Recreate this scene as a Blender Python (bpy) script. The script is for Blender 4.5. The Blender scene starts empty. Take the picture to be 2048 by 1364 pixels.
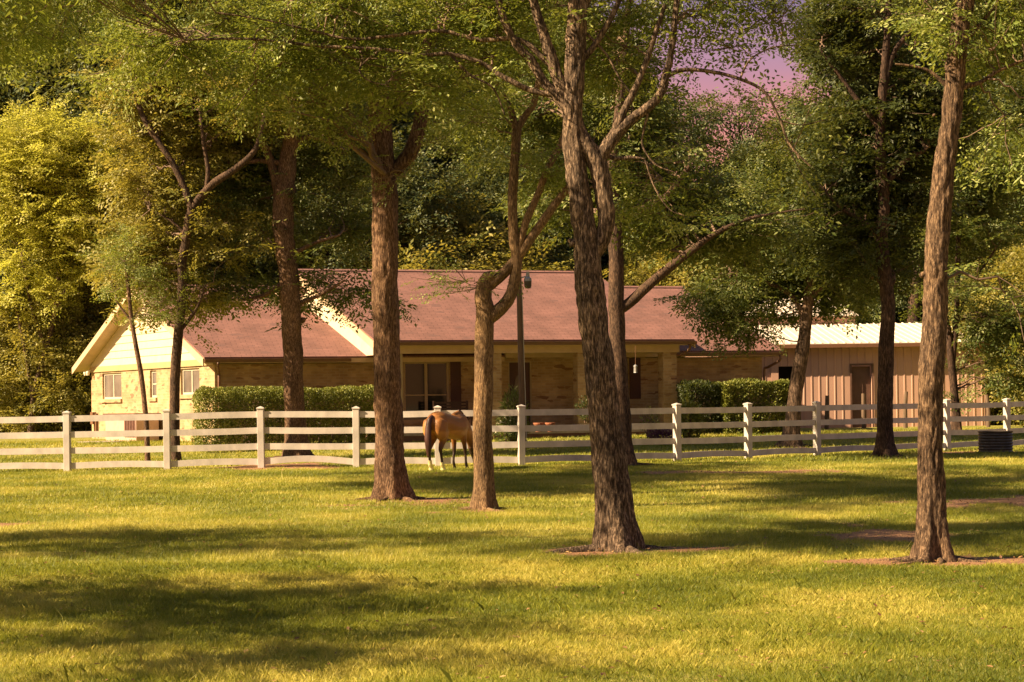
import bpy, math, random
import numpy as np
from mathutils import Matrix, Vector
rng = np.random.default_rng(7)
random.seed(7)
C = bpy.context.scene.collection
SC = bpy.context.scene
R = math.radians

# ------------------------------------------------------------------ camera
F = 3800.0; HY = 800.0; RHO = 0.013; CAMZ = 1.6
cam = bpy.data.cameras.new('camera'); camo = bpy.data.objects.new('camera', cam); C.objects.link(camo)
cam.sensor_width = 36; cam.lens = F/2048*36; cam.shift_y = (HY-682)/2048
cam.clip_start = .1; cam.clip_end = 2000
_c = 1/math.hypot(1, RHO)
camo.matrix_world = Matrix(((_c, RHO*_c, 0, 0), (0, 0, -1, 0), (-RHO*_c, _c, 0, CAMZ), (0, 0, 0, 1)))
SC.camera = camo

def W(px, py, d):
    dx, dy = px-1024, py-HY
    return np.array([(dx-RHO*dy)/F*d, d, CAMZ-(dy+RHO*dx)/F*d])

# ------------------------------------------------------------------ light
SUN_EL = R(35); SUN_AZ = np.array([-.955, -.295])          # horizontal direction towards the sun
sd = Vector((SUN_AZ[0]*math.cos(SUN_EL), SUN_AZ[1]*math.cos(SUN_EL), math.sin(SUN_EL)))
sun = bpy.data.lights.new('sun', 'SUN'); sun.energy = 5.0; sun.angle = R(.5); sun.color = (1, .74, .43)
so = bpy.data.objects.new('sun', sun); C.objects.link(so); so.rotation_euler = sd.to_track_quat('Z', 'Y').to_euler()
SC.view_settings.view_transform = 'Standard'; SC.view_settings.look = 'None'
SC.view_settings.exposure = 1.74; SC.view_settings.gamma = 1
world = bpy.data.worlds.new('World'); SC.world = world; world.use_nodes = True
nt = world.node_tree; nt.nodes.clear()
def N(t, typ, **kw):
    n = t.nodes.new(typ)
    for k, v in kw.items():
        if k in n.inputs: n.inputs[k].default_value = v
        else: setattr(n, k, v)
    return n
out = N(nt, 'ShaderNodeOutputWorld'); bg = N(nt, 'ShaderNodeBackground')
sky = N(nt, 'ShaderNodeTexSky', sky_type='NISHITA', sun_disc=False)
sky.sun_elevation = SUN_EL; sky.sun_rotation = math.atan2(SUN_AZ[0], SUN_AZ[1])
bg.inputs['Strength'].default_value = .05
wm_ = N(nt, 'ShaderNodeMix', data_type='RGBA', blend_type='MULTIPLY'); wm_.inputs[0].default_value = 1; wm_.inputs[7].default_value = (.82, .74, .60, 1)
nt.links.new(sky.outputs[0], wm_.inputs[6]); nt.links.new(wm_.outputs[2], bg.inputs[0])
# low evening cloud bank: pink near the trees, violet higher up
tc = N(nt, 'ShaderNodeTexCoord'); sep = N(nt, 'ShaderNodeSeparateXYZ'); nt.links.new(tc.outputs['Generated'], sep.inputs[0])
ramp = N(nt, 'ShaderNodeValToRGB'); cr = ramp.color_ramp
cr.elements[0].position = .0; cr.elements[0].color = (.80, .34, .12, 1)
cr.elements[1].position = .30; cr.elements[1].color = (.06, .07, .16, 1)
for p, c in ((.105, (.62, .27, .13, 1)), (.145, (.52, .20, .19, 1)), (.185, (.34, .19, .26, 1)), (.225, (.11, .11, .22, 1))):
    e = cr.elements.new(p); e.color = c
nz = N(nt, 'ShaderNodeTexNoise'); nz.inputs['Scale'].default_value = 5; nz.inputs['Detail'].default_value = 4
mp = N(nt, 'ShaderNodeMapping'); mp.inputs['Scale'].default_value = (1, 1, 4)
nt.links.new(tc.outputs['Generated'], mp.inputs[0]); nt.links.new(mp.outputs[0], nz.inputs[0])
ma = N(nt, 'ShaderNodeMath', operation='MULTIPLY_ADD'); nt.links.new(nz.outputs[0], ma.inputs[0]); ma.inputs[1].default_value = .06
mb = N(nt, 'ShaderNodeMath', operation='SUBTRACT'); nt.links.new(sep.outputs[2], ma.inputs[2]); nt.links.new(ma.outputs[0], mb.inputs[0]); mb.inputs[1].default_value = .03
nt.links.new(mb.outputs[0], ramp.inputs[0])
bg2 = N(nt, 'ShaderNodeBackground'); nt.links.new(ramp.outputs[0], bg2.inputs[0]); bg2.inputs[1].default_value = .46
mr = N(nt, 'ShaderNodeMapRange'); nt.links.new(sep.outputs[2], mr.inputs[0])
mr.inputs[1].default_value = .22; mr.inputs[2].default_value = .45; mr.inputs[3].default_value = 1; mr.inputs[4].default_value = 0
mx = N(nt, 'ShaderNodeMixShader'); nt.links.new(mr.outputs[0], mx.inputs[0]); nt.links.new(bg.outputs[0], mx.inputs[1]); nt.links.new(bg2.outputs[0], mx.inputs[2])
nt.links.new(mx.outputs[0], out.inputs[0])
SC.cycles.use_adaptive_sampling = True; SC.cycles.max_bounces = 6; SC.cycles.transmission_bounces = 4
SC.cycles.diffuse_bounces = 3; SC.cycles.glossy_bounces = 2; SC.cycles.volume_bounces = 0

# ------------------------------------------------------------------ numeric helpers
def _hash(i, j, k, s):
    h = (i*374761393 + j*668265263 + k*2147483647 + s*144269504) & 0xffffffff
    h = ((h ^ (h >> 13))*1274126177) & 0xffffffff
    return ((h ^ (h >> 16)) & 0xffff)/65535.0
def noise(p, s=0):
    p = np.asarray(p, float); i = np.floor(p).astype(np.int64); f = p-i; f = f*f*(3-2*f); r = 0
    for a in (0, 1):
        for b in (0, 1):
            for c in (0, 1):
                w = (f[..., 0] if a else 1-f[..., 0])*(f[..., 1] if b else 1-f[..., 1])*(f[..., 2] if c else 1-f[..., 2])
                r = r+w*_hash(i[..., 0]+a, i[..., 1]+b, i[..., 2]+c, s)
    return r
def fbm(p, s=0, o=3):
    p = np.asarray(p, float); return sum(noise(p*2**k, s+k)*.5**k for k in range(o))/sum(.5**k for k in range(o))
def sstep(a, b, x):
    t = np.clip((np.asarray(x, float)-a)/(b-a), 0, 1); return t*t*(3-2*t)
MOUND = W(600, 925, 48)
def ground(x, y):
    x = np.asarray(x, float); y = np.asarray(y, float)
    z = .36*sstep(56, 62, y)
    z = z+.13*np.exp(-((x-MOUND[0])**2/3.0+(y-47.3)**2/2.5))
    p = np.stack([x*.22, y*.22, x*0], -1); z = z+.05*(fbm(p, 3, 2)-.5)*sstep(200, 80, y)
    return z
def G(x, y): return float(ground(x, y))

# ------------------------------------------------------------------ mesh helpers
def mesh(name, parts, mats, attrs=None, uv=None, smooth=False, midx=None):
    """parts: list of (V, F); F an (n,k) array"""
    off = 0; Vs = []; loops = []; tot = []; mi = []
    for q, (V, Fc) in enumerate(parts):
        V = np.asarray(V, np.float32).reshape(-1, 3); Fc = np.asarray(Fc, np.int64)
        Vs.append(V); loops.append((Fc+off).ravel()); tot.append(np.full(len(Fc), Fc.shape[1]))
        mi.append(np.full(len(Fc), 0 if midx is None else midx[q])); off += len(V)
    V = np.concatenate(Vs); L = np.concatenate(loops).astype(np.int32); T = np.concatenate(tot).astype(np.int32)
    me = bpy.data.meshes.new(name)
    me.vertices.add(len(V)); me.vertices.foreach_set('co', V.ravel())
    me.loops.add(len(L)); me.loops.foreach_set('vertex_index', L)
    me.polygons.add(len(T)); st = np.concatenate([[0], np.cumsum(T)[:-1]]).astype(np.int32)
    me.polygons.foreach_set('loop_start', st); me.polygons.foreach_set('loop_total', T)
    me.polygons.foreach_set('material_index', np.concatenate(mi).astype(np.int32))
    if smooth is True or smooth is False: me.polygons.foreach_set('use_smooth', np.full(len(T), smooth))
    else: me.polygons.foreach_set('use_smooth', np.asarray(smooth))
    for k, (dom, a) in (attrs or {}).items():
        at = me.attributes.new(k, 'FLOAT', dom); at.data.foreach_set('value', np.asarray(a, np.float32))
    if uv is not None:
        ul = me.uv_layers.new(name='UVMap'); ul.data.foreach_set('uv', np.asarray(uv, np.float32).ravel())
    for m in (mats if isinstance(mats, (list, tuple)) else [mats]): me.materials.append(m)
    me.update(calc_edges=True)
    return me
def link(name, me, parent=None, **kw):
    o = bpy.data.objects.new(name, me); C.objects.link(o)
    if parent is not None: o.parent = parent
    for k, v in kw.items(): o[k] = v
    return o
def thing(name, label, cat, loc=(0, 0, 0), group=None):
    o = bpy.data.objects.new(name, None); C.objects.link(o); o.location = loc; o.empty_display_size = .2
    o['label'] = label; o['category'] = cat
    if group: o['group'] = group
    return o
class MB:
    """accumulates polygons with metric uv"""
    def __init__(s): s.V = []; s.F = []; s.U = []; s.S = []
    def poly(s, pts, uv=None, smooth=False):
        b = len(s.V); s.V += [tuple(p) for p in pts]; s.F.append(list(range(b, b+len(pts))))
        if uv is None:
            p = [Vector(q) for q in pts]; e = (p[1]-p[0]).normalized(); n = (p[1]-p[0]).cross(p[-1]-p[0])
            f = n.cross(e).normalized() if n.length > 0 else e
            uv = [((q-p[0]).dot(e), (q-p[0]).dot(f)) for q in p]
        s.U += list(uv); s.S.append(smooth)
    def box8(s, c):
        """c: 8 corners, bottom ring then top ring"""
        for q in ((0, 1, 5, 4), (1, 2, 6, 5), (2, 3, 7, 6), (3, 0, 4, 7), (4, 5, 6, 7), (3, 2, 1, 0)): s.poly([c[i] for i in q])
    def box(s, x0, x1, y0, y1, z0, z1):
        s.box8([(x0, y0, z0), (x1, y0, z0), (x1, y1, z0), (x0, y1, z0), (x0, y0, z1), (x1, y0, z1), (x1, y1, z1), (x0, y1, z1)])
    def tube(s, pts, r, seg=8, cap=True):
        V, Fc = tube(np.array(pts, float), np.full(len(pts), r) if np.isscalar(r) else np.array(r, float), seg)
        for f in Fc: s.poly([V[i] for i in f], smooth=True)
        if cap:
            s.poly([V[i] for i in range(seg)][::-1]); s.poly([V[len(V)-seg+i] for i in range(seg)])
    def lathe(s, prof, c, seg=16, caps=True):
        for (r0, z0), (r1, z1) in zip(prof, prof[1:]):
            for k in range(seg):
                a, b = 2*math.pi*k/seg, 2*math.pi*(k+1)/seg
                s.poly([(c[0]+r0*math.cos(a), c[1]+r0*math.sin(a), c[2]+z0), (c[0]+r0*math.cos(b), c[1]+r0*math.sin(b), c[2]+z0),
                        (c[0]+r1*math.cos(b), c[1]+r1*math.sin(b), c[2]+z1), (c[0]+r1*math.cos(a), c[1]+r1*math.sin(a), c[2]+z1)], smooth=True)
    def build(s, name, m, parent=None, weld=False, bevel=0, **kw):
        me = bpy.data.meshes.new(name); me.from_pydata(s.V, [], s.F)
        ul = me.uv_layers.new(name='UVMap'); ul.data.foreach_set('uv', np.array(s.U, np.float32).ravel())
        me.polygons.foreach_set('use_smooth', s.S)
        me.materials.append(m); me.update()
        o = link(name, me, parent, **kw)
        if bevel:
            w = o.modifiers.new('w', 'WELD'); w.merge_threshold = .0005
            b = o.modifiers.new('b', 'BEVEL'); b.width = bevel; b.segments = 2; b.limit_method = 'ANGLE'
        return o
def catmull(P, n):
    P = np.asarray(P, float); m = len(P); t = np.linspace(0, m-1, n); i = np.clip(t.astype(int), 0, m-2); f = (t-i)[:, None]
    p0 = P[np.maximum(i-1, 0)]; p1 = P[i]; p2 = P[i+1]; p3 = P[np.minimum(i+2, m-1)]
    return .5*((2*p1)+(-p0+p2)*f+(2*p0-5*p1+4*p2-p3)*f**2+(-p0+3*p1-3*p2+p3)*f**3)
def tube(P, r, seg, disp=None):
    P = np.asarray(P, float); n = len(P)
    T = np.gradient(P, axis=0); T /= np.linalg.norm(T, axis=1)[:, None]+1e-9
    a = np.array([1, 0, 0]) if abs(T[0][0]) < .8 else np.array([0, 1, 0])
    a = a.astype(float); u = a-T[0]*a.dot(T[0]); u /= np.linalg.norm(u); U = [u]
    for k in range(1, n):
        u = u-T[k]*u.dot(T[k]); u /= np.linalg.norm(u)+1e-9; U.append(u)
    U = np.array(U); B = np.cross(T, U); th = np.arange(seg)*2*math.pi/seg
    ring = np.cos(th)[None, :, None]*U[:, None]+np.sin(th)[None, :, None]*B[:, None]
    rr = r[:, None]*np.ones(seg)[None]
    V = P[:, None]+ring*rr[..., None]
    if disp is not None: V = V+ring*disp(V, rr, th)[..., None]
    i = np.arange(n-1)[:, None]*seg; j = np.arange(seg)[None]; j2 = (j+1) % seg
    Fc = np.stack([i+j, i+j2, i+seg+j2, i+seg+j], -1).reshape(-1, 4)
    return V.reshape(-1, 3), Fc

# ------------------------------------------------------------------ materials
def mat(name):
    m = bpy.data.materials.new(name); m.use_nodes = True; t = m.node_tree; t.nodes.clear()
    o = N(t, 'ShaderNodeOutputMaterial'); b = N(t, 'ShaderNodeBsdfPrincipled'); t.links.new(b.outputs[0], o.inputs[0])
    return m, t, b, o
def rampn(t, fac, cols):
    r = N(t, 'ShaderNodeValToRGB'); c = r.color_ramp
    c.elements[0].position, c.elements[0].color = cols[0][0], (*cols[0][1], 1)
    c.elements[1].position, c.elements[1].color = cols[-1][0], (*cols[-1][1], 1)
    for p, q in cols[1:-1]: e = c.elements.new(p); e.color = (*q, 1)
    t.links.new(fac, r.inputs[0]); return r.outputs[0]
def noisen(t, scale, detail=4, vec='Object', sc=(1, 1, 1), rough=.6):
    tc = N(t, 'ShaderNodeTexCoord'); mp = N(t, 'ShaderNodeMapping'); mp.inputs['Scale'].default_value = sc
    n = N(t, 'ShaderNodeTexNoise'); n.inputs['Scale'].default_value = scale; n.inputs['Detail'].default_value = detail; n.inputs['Roughness'].default_value = rough
    t.links.new(tc.outputs[vec], mp.inputs[0]); t.links.new(mp.outputs[0], n.inputs[0]); return n.outputs[0]
def bump(t, b, h, s=.5, d=.02):
    n = N(t, 'ShaderNodeBump'); n.inputs['Strength'].default_value = s; n.inputs['Distance'].default_value = d
    t.links.new(h, n.inputs['Height']); t.links.new(n.outputs[0], b.inputs['Normal'])
def plain(name, c, rough=.6, var=.12, scale=6, metal=0, sc=(1, 1, 1), bmp=.0):
    m, t, b, o = mat(name); n = noisen(t, scale, 5, 'Object', sc)
    lo = tuple(x*(1-var*1.6) for x in c); hi = tuple(min(1, x*(1+var)) for x in c)
    t.links.new(rampn(t, n, [(.3, lo), (.7, hi)]), b.inputs['Base Color']); b.inputs['Roughness'].default_value = rough; b.inputs['Metallic'].default_value = metal
    if bmp: bump(t, b, n, bmp, .01)
    return m
def leafmat(name, dark, mid, light, trans=(.30, .30, .04), tf=.4):
    m, t, b, o = mat(name); a = N(t, 'ShaderNodeAttribute', attribute_name='tint')
    c = rampn(t, a.outputs['Fac'], [(0, dark), (.5, mid), (1, light)])  # on tree foliage the pale end stands in for glints on the leaves
    t.links.new(c, b.inputs['Base Color']); b.inputs['Roughness'].default_value = .5; b.inputs['Specular IOR Level'].default_value = .35
    tr = N(t, 'ShaderNodeBsdfTranslucent'); mxx = N(t, 'ShaderNodeMixShader'); mxx.inputs[0].default_value = tf*.8
    mc = N(t, 'ShaderNodeMix', data_type='RGBA'); mc.inputs[0].default_value = .6; t.links.new(c, mc.inputs[6]); mc.inputs[7].default_value = (*trans, 1)
    t.links.new(mc.outputs[2], tr.inputs[0])
    t.links.new(b.outputs[0], mxx.inputs[1]); t.links.new(tr.outputs[0], mxx.inputs[2]); t.links.new(mxx.outputs[0], o.inputs[0])
    return m
def barkmat(name, dark, mid, light, sc=34, moss=None):
    m, t, b, o = mat(name)
    n1 = noisen(t, sc*1.5, 6, 'Object', (1, 1, .22), .7); n2 = noisen(t, 2.2, 4, 'Object', (1, 1, .6)); n3 = noisen(t, 90, 2, 'Object', (1, 1, .5))
    c = rampn(t, n1, [(.36, dark), (.5, mid), (.66, light)])
    mm = N(t, 'ShaderNodeMix', data_type='RGBA', blend_type='MULTIPLY'); mm.inputs[0].default_value = 1
    t.links.new(c, mm.inputs[6]); t.links.new(rampn(t, n2, [(.3, (.48, .46, .44)), (.5, (.9, .88, .84)), (.72, (1.35, 1.28, 1.12))]), mm.inputs[7])
    t.links.new(mm.outputs[2], b.inputs['Base Color']); b.inputs['Roughness'].default_value = .85; b.inputs['Specular IOR Level'].default_value = .2
    ad = N(t, 'ShaderNodeMath', operation='MULTIPLY_ADD'); t.links.new(n3, ad.inputs[0]); ad.inputs[1].default_value = .3; t.links.new(n1, ad.inputs[2])
    bump(t, b, ad.outputs[0], 1.0, .022)
    return m
def brickmat(name, c1, c2, mortar, w, h, dirt=(.5, .4, .3), bmp=.5, blot=None, msize=.012):
    m, t, b, o = mat(name); uvn = N(t, 'ShaderNodeUVMap')
    br = N(t, 'ShaderNodeTexBrick'); br.inputs['Scale'].default_value = 1; br.inputs['Brick Width'].default_value = w; br.inputs['Row Height'].default_value = h
    br.inputs['Mortar Size'].default_value = msize; br.inputs['Mortar Smooth'].default_value = .3; br.inputs['Bias'].default_value = -.1
    br.inputs['Color1'].default_value = (*c1, 1); br.inputs['Color2'].default_value = (*c2, 1); br.inputs['Mortar'].default_value = (*mortar, 1)
    t.links.new(uvn.outputs[0], br.inputs[0])
    n = noisen(t, 1.3, 6, 'UV'); vo = N(t, 'ShaderNodeTexVoronoi'); mp = N(t, 'ShaderNodeMapping'); mp.inputs['Scale'].default_value = (1/w, 1/h, 1)
    t.links.new(uvn.outputs[0], mp.inputs[0]); t.links.new(mp.outputs[0], vo.inputs[0]); vo.inputs['Scale'].default_value = 1
    mm = N(t, 'ShaderNodeMix', data_type='RGBA', blend_type='MULTIPLY'); mm.inputs[0].default_value = 1
    t.links.new(br.outputs[0], mm.inputs[6]); t.links.new(rampn(t, n, [(.3, (.68, .66, .64)), (.7, (1.16, 1.14, 1.12))]), mm.inputs[7])
    last = mm.outputs[2]
    if blot:
        sp = N(t, 'ShaderNodeSeparateColor'); t.links.new(vo.outputs['Color'], sp.inputs[0])
        f = N(t, 'ShaderNodeMapRange'); t.links.new(sp.outputs[0], f.inputs[0]); f.inputs[1].default_value = .88; f.inputs[2].default_value = 1.0
        m2 = N(t, 'ShaderNodeMix', data_type='RGBA'); t.links.new(f.outputs[0], m2.inputs[0]); t.links.new(last, m2.inputs[6]); m2.inputs[7].default_value = (*blot, 1); last = m2.outputs[2]
    t.links.new(last, b.inputs['Base Color']); b.inputs['Roughness'].default_value = .85
    inv = N(t, 'ShaderNodeMath', operation='SUBTRACT'); inv.inputs[0].default_value = 1; t.links.new(br.outputs['Fac'], inv.inputs[1]); bump(t, b, inv.outputs[0], bmp, .012)
    return m

M = {}
M['brick'] = brickmat('tan_brick', (.46, .33, .18), (.33, .215, .11), (.40, .32, .21), .27, .09, blot=(.20, .10, .055), msize=.009)
M['shingle'] = brickmat('brown_shingle', (.205, .098, .088), (.185, .087, .078), (.11, .052, .047), .34, .145, bmp=.5, msize=.012, blot=(.13, .065, .06))
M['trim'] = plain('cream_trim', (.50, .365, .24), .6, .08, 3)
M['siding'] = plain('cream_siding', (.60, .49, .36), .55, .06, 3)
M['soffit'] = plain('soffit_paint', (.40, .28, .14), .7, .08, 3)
M['copper'] = plain('brown_gutter', (.16, .075, .04), .45, .1, 5)
M['darkred'] = plain('dark_red_paint', (.06, .018, .014), .5, .12, 4)
M['frame'] = plain('window_frame_paint', (.34, .26, .15), .5, .06, 6)
M['frame_w'] = plain('pale_window_frame', (.5, .44, .36), .5, .06, 6)
def glassmat(name, c, rough=.08):
    m, t, b, o = mat(name); n = noisen(t, 1.2, 2, 'Object')
    t.links.new(rampn(t, n, [(.35, tuple(x*.6 for x in c)), (.65, c)]), b.inputs['Base Color']); b.inputs['Roughness'].default_value = rough
    b.inputs['IOR'].default_value = 1.5; b.inputs['Specular IOR Level'].default_value = .35
    return m
M['glass'] = glassmat('dark_window_glass', (.018, .02, .018)); M['glass_c'] = glassmat('curtained_window_glass', (.16, .14, .13), .15)
M['vinyl'] = plain('white_vinyl', (.50, .455, .43), .5, .16, 3, sc=(1, 1, .6))
M['concrete'] = plain('concrete', (.36, .30, .24), .9, .15, 5)
M['porch'] = plain('porch_slab', (.17, .085, .06), .8, .15, 4)
M['wood_dark'] = plain('dark_stained_wood', (.05, .022, .014), .55, .2, 8, sc=(.4, 4, 4))
M['wood_old'] = plain('weathered_wood', (.13, .085, .055), .9, .25, 14, sc=(1, 1, .2), bmp=.3)
M['pole'] = plain('treated_pole', (.12, .075, .05), .85, .2, 20, sc=(1, 1, .1), bmp=.3)
M['metal_g'] = plain('grey_metal', (.32, .32, .33), .45, .1, 8, metal=.5)
M['galv'] = plain('galvanised_steel', (.075, .06, .052), .5, .25, 7, metal=.35)
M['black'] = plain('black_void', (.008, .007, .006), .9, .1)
M['barn'] = plain('tan_sheet_metal', (.46, .28, .215), .5, .07, 2, sc=(1, 1, .3))
M['barn_d'] = plain('brown_barn_door', (.10, .05, .035), .6, .15, 3)
M['barn_roof'] = plain('white_sheet_roof', (.66, .57, .50), .45, .08, 2)
M['red_roof'] = plain('rusty_roof', (.12, .06, .05), .7, .2, 3)
M['terracotta'] = plain('terracotta', (.28, .10, .05), .8, .15, 8)
M['white'] = plain('white_plastic', (.75, .70, .62), .4, .05)
M['ac'] = plain('pinkish_beige_metal', (.48, .33, .27), .5, .08)
M['ac_d'] = plain('brown_slat_metal', (.13, .06, .045), .6, .15)
M['petal'] = plain('pale_petals', (.8, .75, .55), .6, .1, 10)
M['bark_a'] = barkmat('reddish_brown_bark', (.032, .018, .012), (.125, .072, .046), (.32, .21, .14))
M['bark_b'] = barkmat('tan_bark', (.05, .032, .02), (.16, .10, .058), (.34, .235, .135), 44)
M['bark_c'] = barkmat('grey_brown_bark', (.016, .011, .008), (.095, .066, .048), (.38, .28, .21), 34)
M['bark_d'] = barkmat('furrowed_brown_bark', (.018, .011, .008), (.10, .064, .042), (.30, .205, .135), 36)
M['bark_k'] = barkmat('dark_bark', (.012, .007, .005), (.05, .03, .022), (.12, .075, .055), 22)
M['bark_e'] = barkmat('dusky_bark', (.015, .01, .008), (.065, .04, .029), (.17, .11, .075), 30)
M['bark_f'] = barkmat('mottled_grey_bark', (.02, .014, .01), (.09, .06, .045), (.26, .18, .14), 14)
M['twig'] = plain('twig_bark', (.15, .095, .065), .85, .2, 10)
M['l_near'] = leafmat('elm_leaf', (.045, .075, .013), (.125, .17, .028), (.42, .44, .16), (.46, .50, .05))
M['l_yel'] = leafmat('yellow_green_glow_leaf', (.16, .18, .02), (.38, .38, .05), (.70, .64, .20), (.78, .76, .10), .5)  # yellow green leaf, brightened so the colour carries the sun glow
M['l_gold'] = leafmat('glow_tinted_olive_leaf', (.07, .085, .015), (.19, .185, .03), (.46, .41, .15), (.58, .48, .06), .45)  # olive lightened to put the golden glow into the leaf colour
M['l_mid'] = leafmat('oak_leaf', (.03, .052, .012), (.08, .112, .024), (.30, .31, .12), (.34, .36, .04))
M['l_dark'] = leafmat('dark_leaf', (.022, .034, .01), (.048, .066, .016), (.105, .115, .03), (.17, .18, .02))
M['l_far'] = leafmat('woodland_leaf', (.02, .037, .014), (.056, .082, .026), (.21, .23, .10), (.26, .25, .035))
M['l_hedge'] = leafmat('holly_leaf', (.05, .07, .012), (.17, .19, .03), (.46, .44, .12), (.26, .28, .03), .3)
M['l_purple'] = leafmat('purple_leaf', (.03, .012, .03), (.10, .04, .08), (.25, .12, .18), (.2, .05, .1))
M['l_pale'] = leafmat('bright_sprig_leaf', (.10, .14, .015), (.18, .22, .03), (.30, .32, .06), (.5, .5, .05))

# ------------------------------------------------------------------ foliage machinery
def leaf_quads(P, A, Nn, L, Wd):
    """diamond leaves: base P, axis A, normal Nn"""
    S = np.cross(A, Nn); S /= np.linalg.norm(S, axis=1)[:, None]+1e-9
    L = np.asarray(L)[..., None] if np.ndim(L) else L; Wd = np.asarray(Wd)[..., None] if np.ndim(Wd) else Wd
    mid = P+A*L*.45+Nn*L*.05
    V = np.stack([P, mid+S*Wd*.5, P+A*L, mid-S*Wd*.5], 1)
    return V.reshape(-1, 3), np.arange(len(P)*4).reshape(-1, 4)
def rand_unit(n, r=rng):
    v = r.normal(size=(n, 3)); return v/np.linalg.norm(v, axis=1)[:, None]
def spray_template(seed, nl, ll, lw, flat=.35, side=5):
    """unit-length spray along +X, flat in XY, leaves relative size ll"""
    r = np.random.default_rng(seed); segs = [(np.zeros(3), np.array([1., 0, 0]), 1.0)]
    for k in range(side):
        t = .12+.75*(k+.5)/side; s = 1 if k % 2 else -1
        d = np.array([math.cos(.9), s*math.sin(.9), r.normal()*.12]); segs.append((np.array([t, 0, -.06*t*t]), d/np.linalg.norm(d), .42*(1.15-t)+.12))
    tl = sum(s[2] for s in segs); P = []; A = []
    for p, d, l in segs:
        m = max(3, int(nl*l/tl)); sidev = np.cross([0, 0, 1.], d.astype(float)); sidev /= np.linalg.norm(sidev)
        for i in range(m):
            u = (i+.6)/m; q = p+d*l*u+np.array([0, 0, -.10*u*u*l]); s = 1 if i % 2 else -1
            a = d*.6+sidev*s*.75+np.array([0, 0, -.25])+r.normal(size=3)*.16; P.append(q); A.append(a/np.linalg.norm(a))
    P = np.array(P); A = np.array(A); n = np.array([0, 0, 1.])+r.normal(size=(len(P), 3))*flat; n -= A*np.sum(n*A, 1)[:, None]; n /= np.linalg.norm(n, axis=1)[:, None]
    sz = ll*(.7+.6*r.random(len(P)))
    return leaf_quads(P, A, n, sz, sz*lw)[0]
TPL = {}
def templates(nl, ll, lw):
    k = (nl, ll, lw)
    if k not in TPL: TPL[k] = [spray_template(s, nl, ll, lw) for s in range(6)]
    return TPL[k]
def place_sprays(P, D, S, tp, r=rng):
    """P positions, D directions, S sizes -> V, F, tint"""
    n = len(P); k = r.integers(0, len(tp), n); Vs = []; tint = []
    up = np.tile([0, 0, 1.], (n, 1))+r.normal(size=(n, 3))*.45
    X = D; Y = np.cross(up, X); Y /= np.linalg.norm(Y, axis=1)[:, None]+1e-9; Z = np.cross(X, Y)
    Rm = np.stack([X, Y, Z], 1)*S[:, None, None]
    base = r.random(n)
    for q in range(len(tp)):
        i = np.where(k == q)[0]
        if len(i) == 0: continue
        V = np.einsum('mk,nkj->nmj', tp[q], Rm[i])+P[i][:, None]; Vs.append(V.reshape(-1, 3))
        m = len(tp[q])//4; tint.append(np.clip((base[i][:, None]*.5+r.random((len(i), m))**1.4*.6), 0, 1).ravel())
    V = np.concatenate(Vs); return V, np.arange(len(V)).reshape(-1, 4), np.concatenate(tint)
def bough(a, b, n=7, sag=.1, wob=.06, r=rng):
    a = np.asarray(a, float); b = np.asarray(b, float); t = np.linspace(0, 1, n)[:, None]; L = np.linalg.norm(b-a)
    P = a+(b-a)*t; P[:, 2] += (np.sin(t*math.pi)*L*sag)[:, 0]; w = r.normal(size=(n, 3))*wob*L*.4; w[0] = 0; w[-1] = 0
    return P+w

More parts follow.
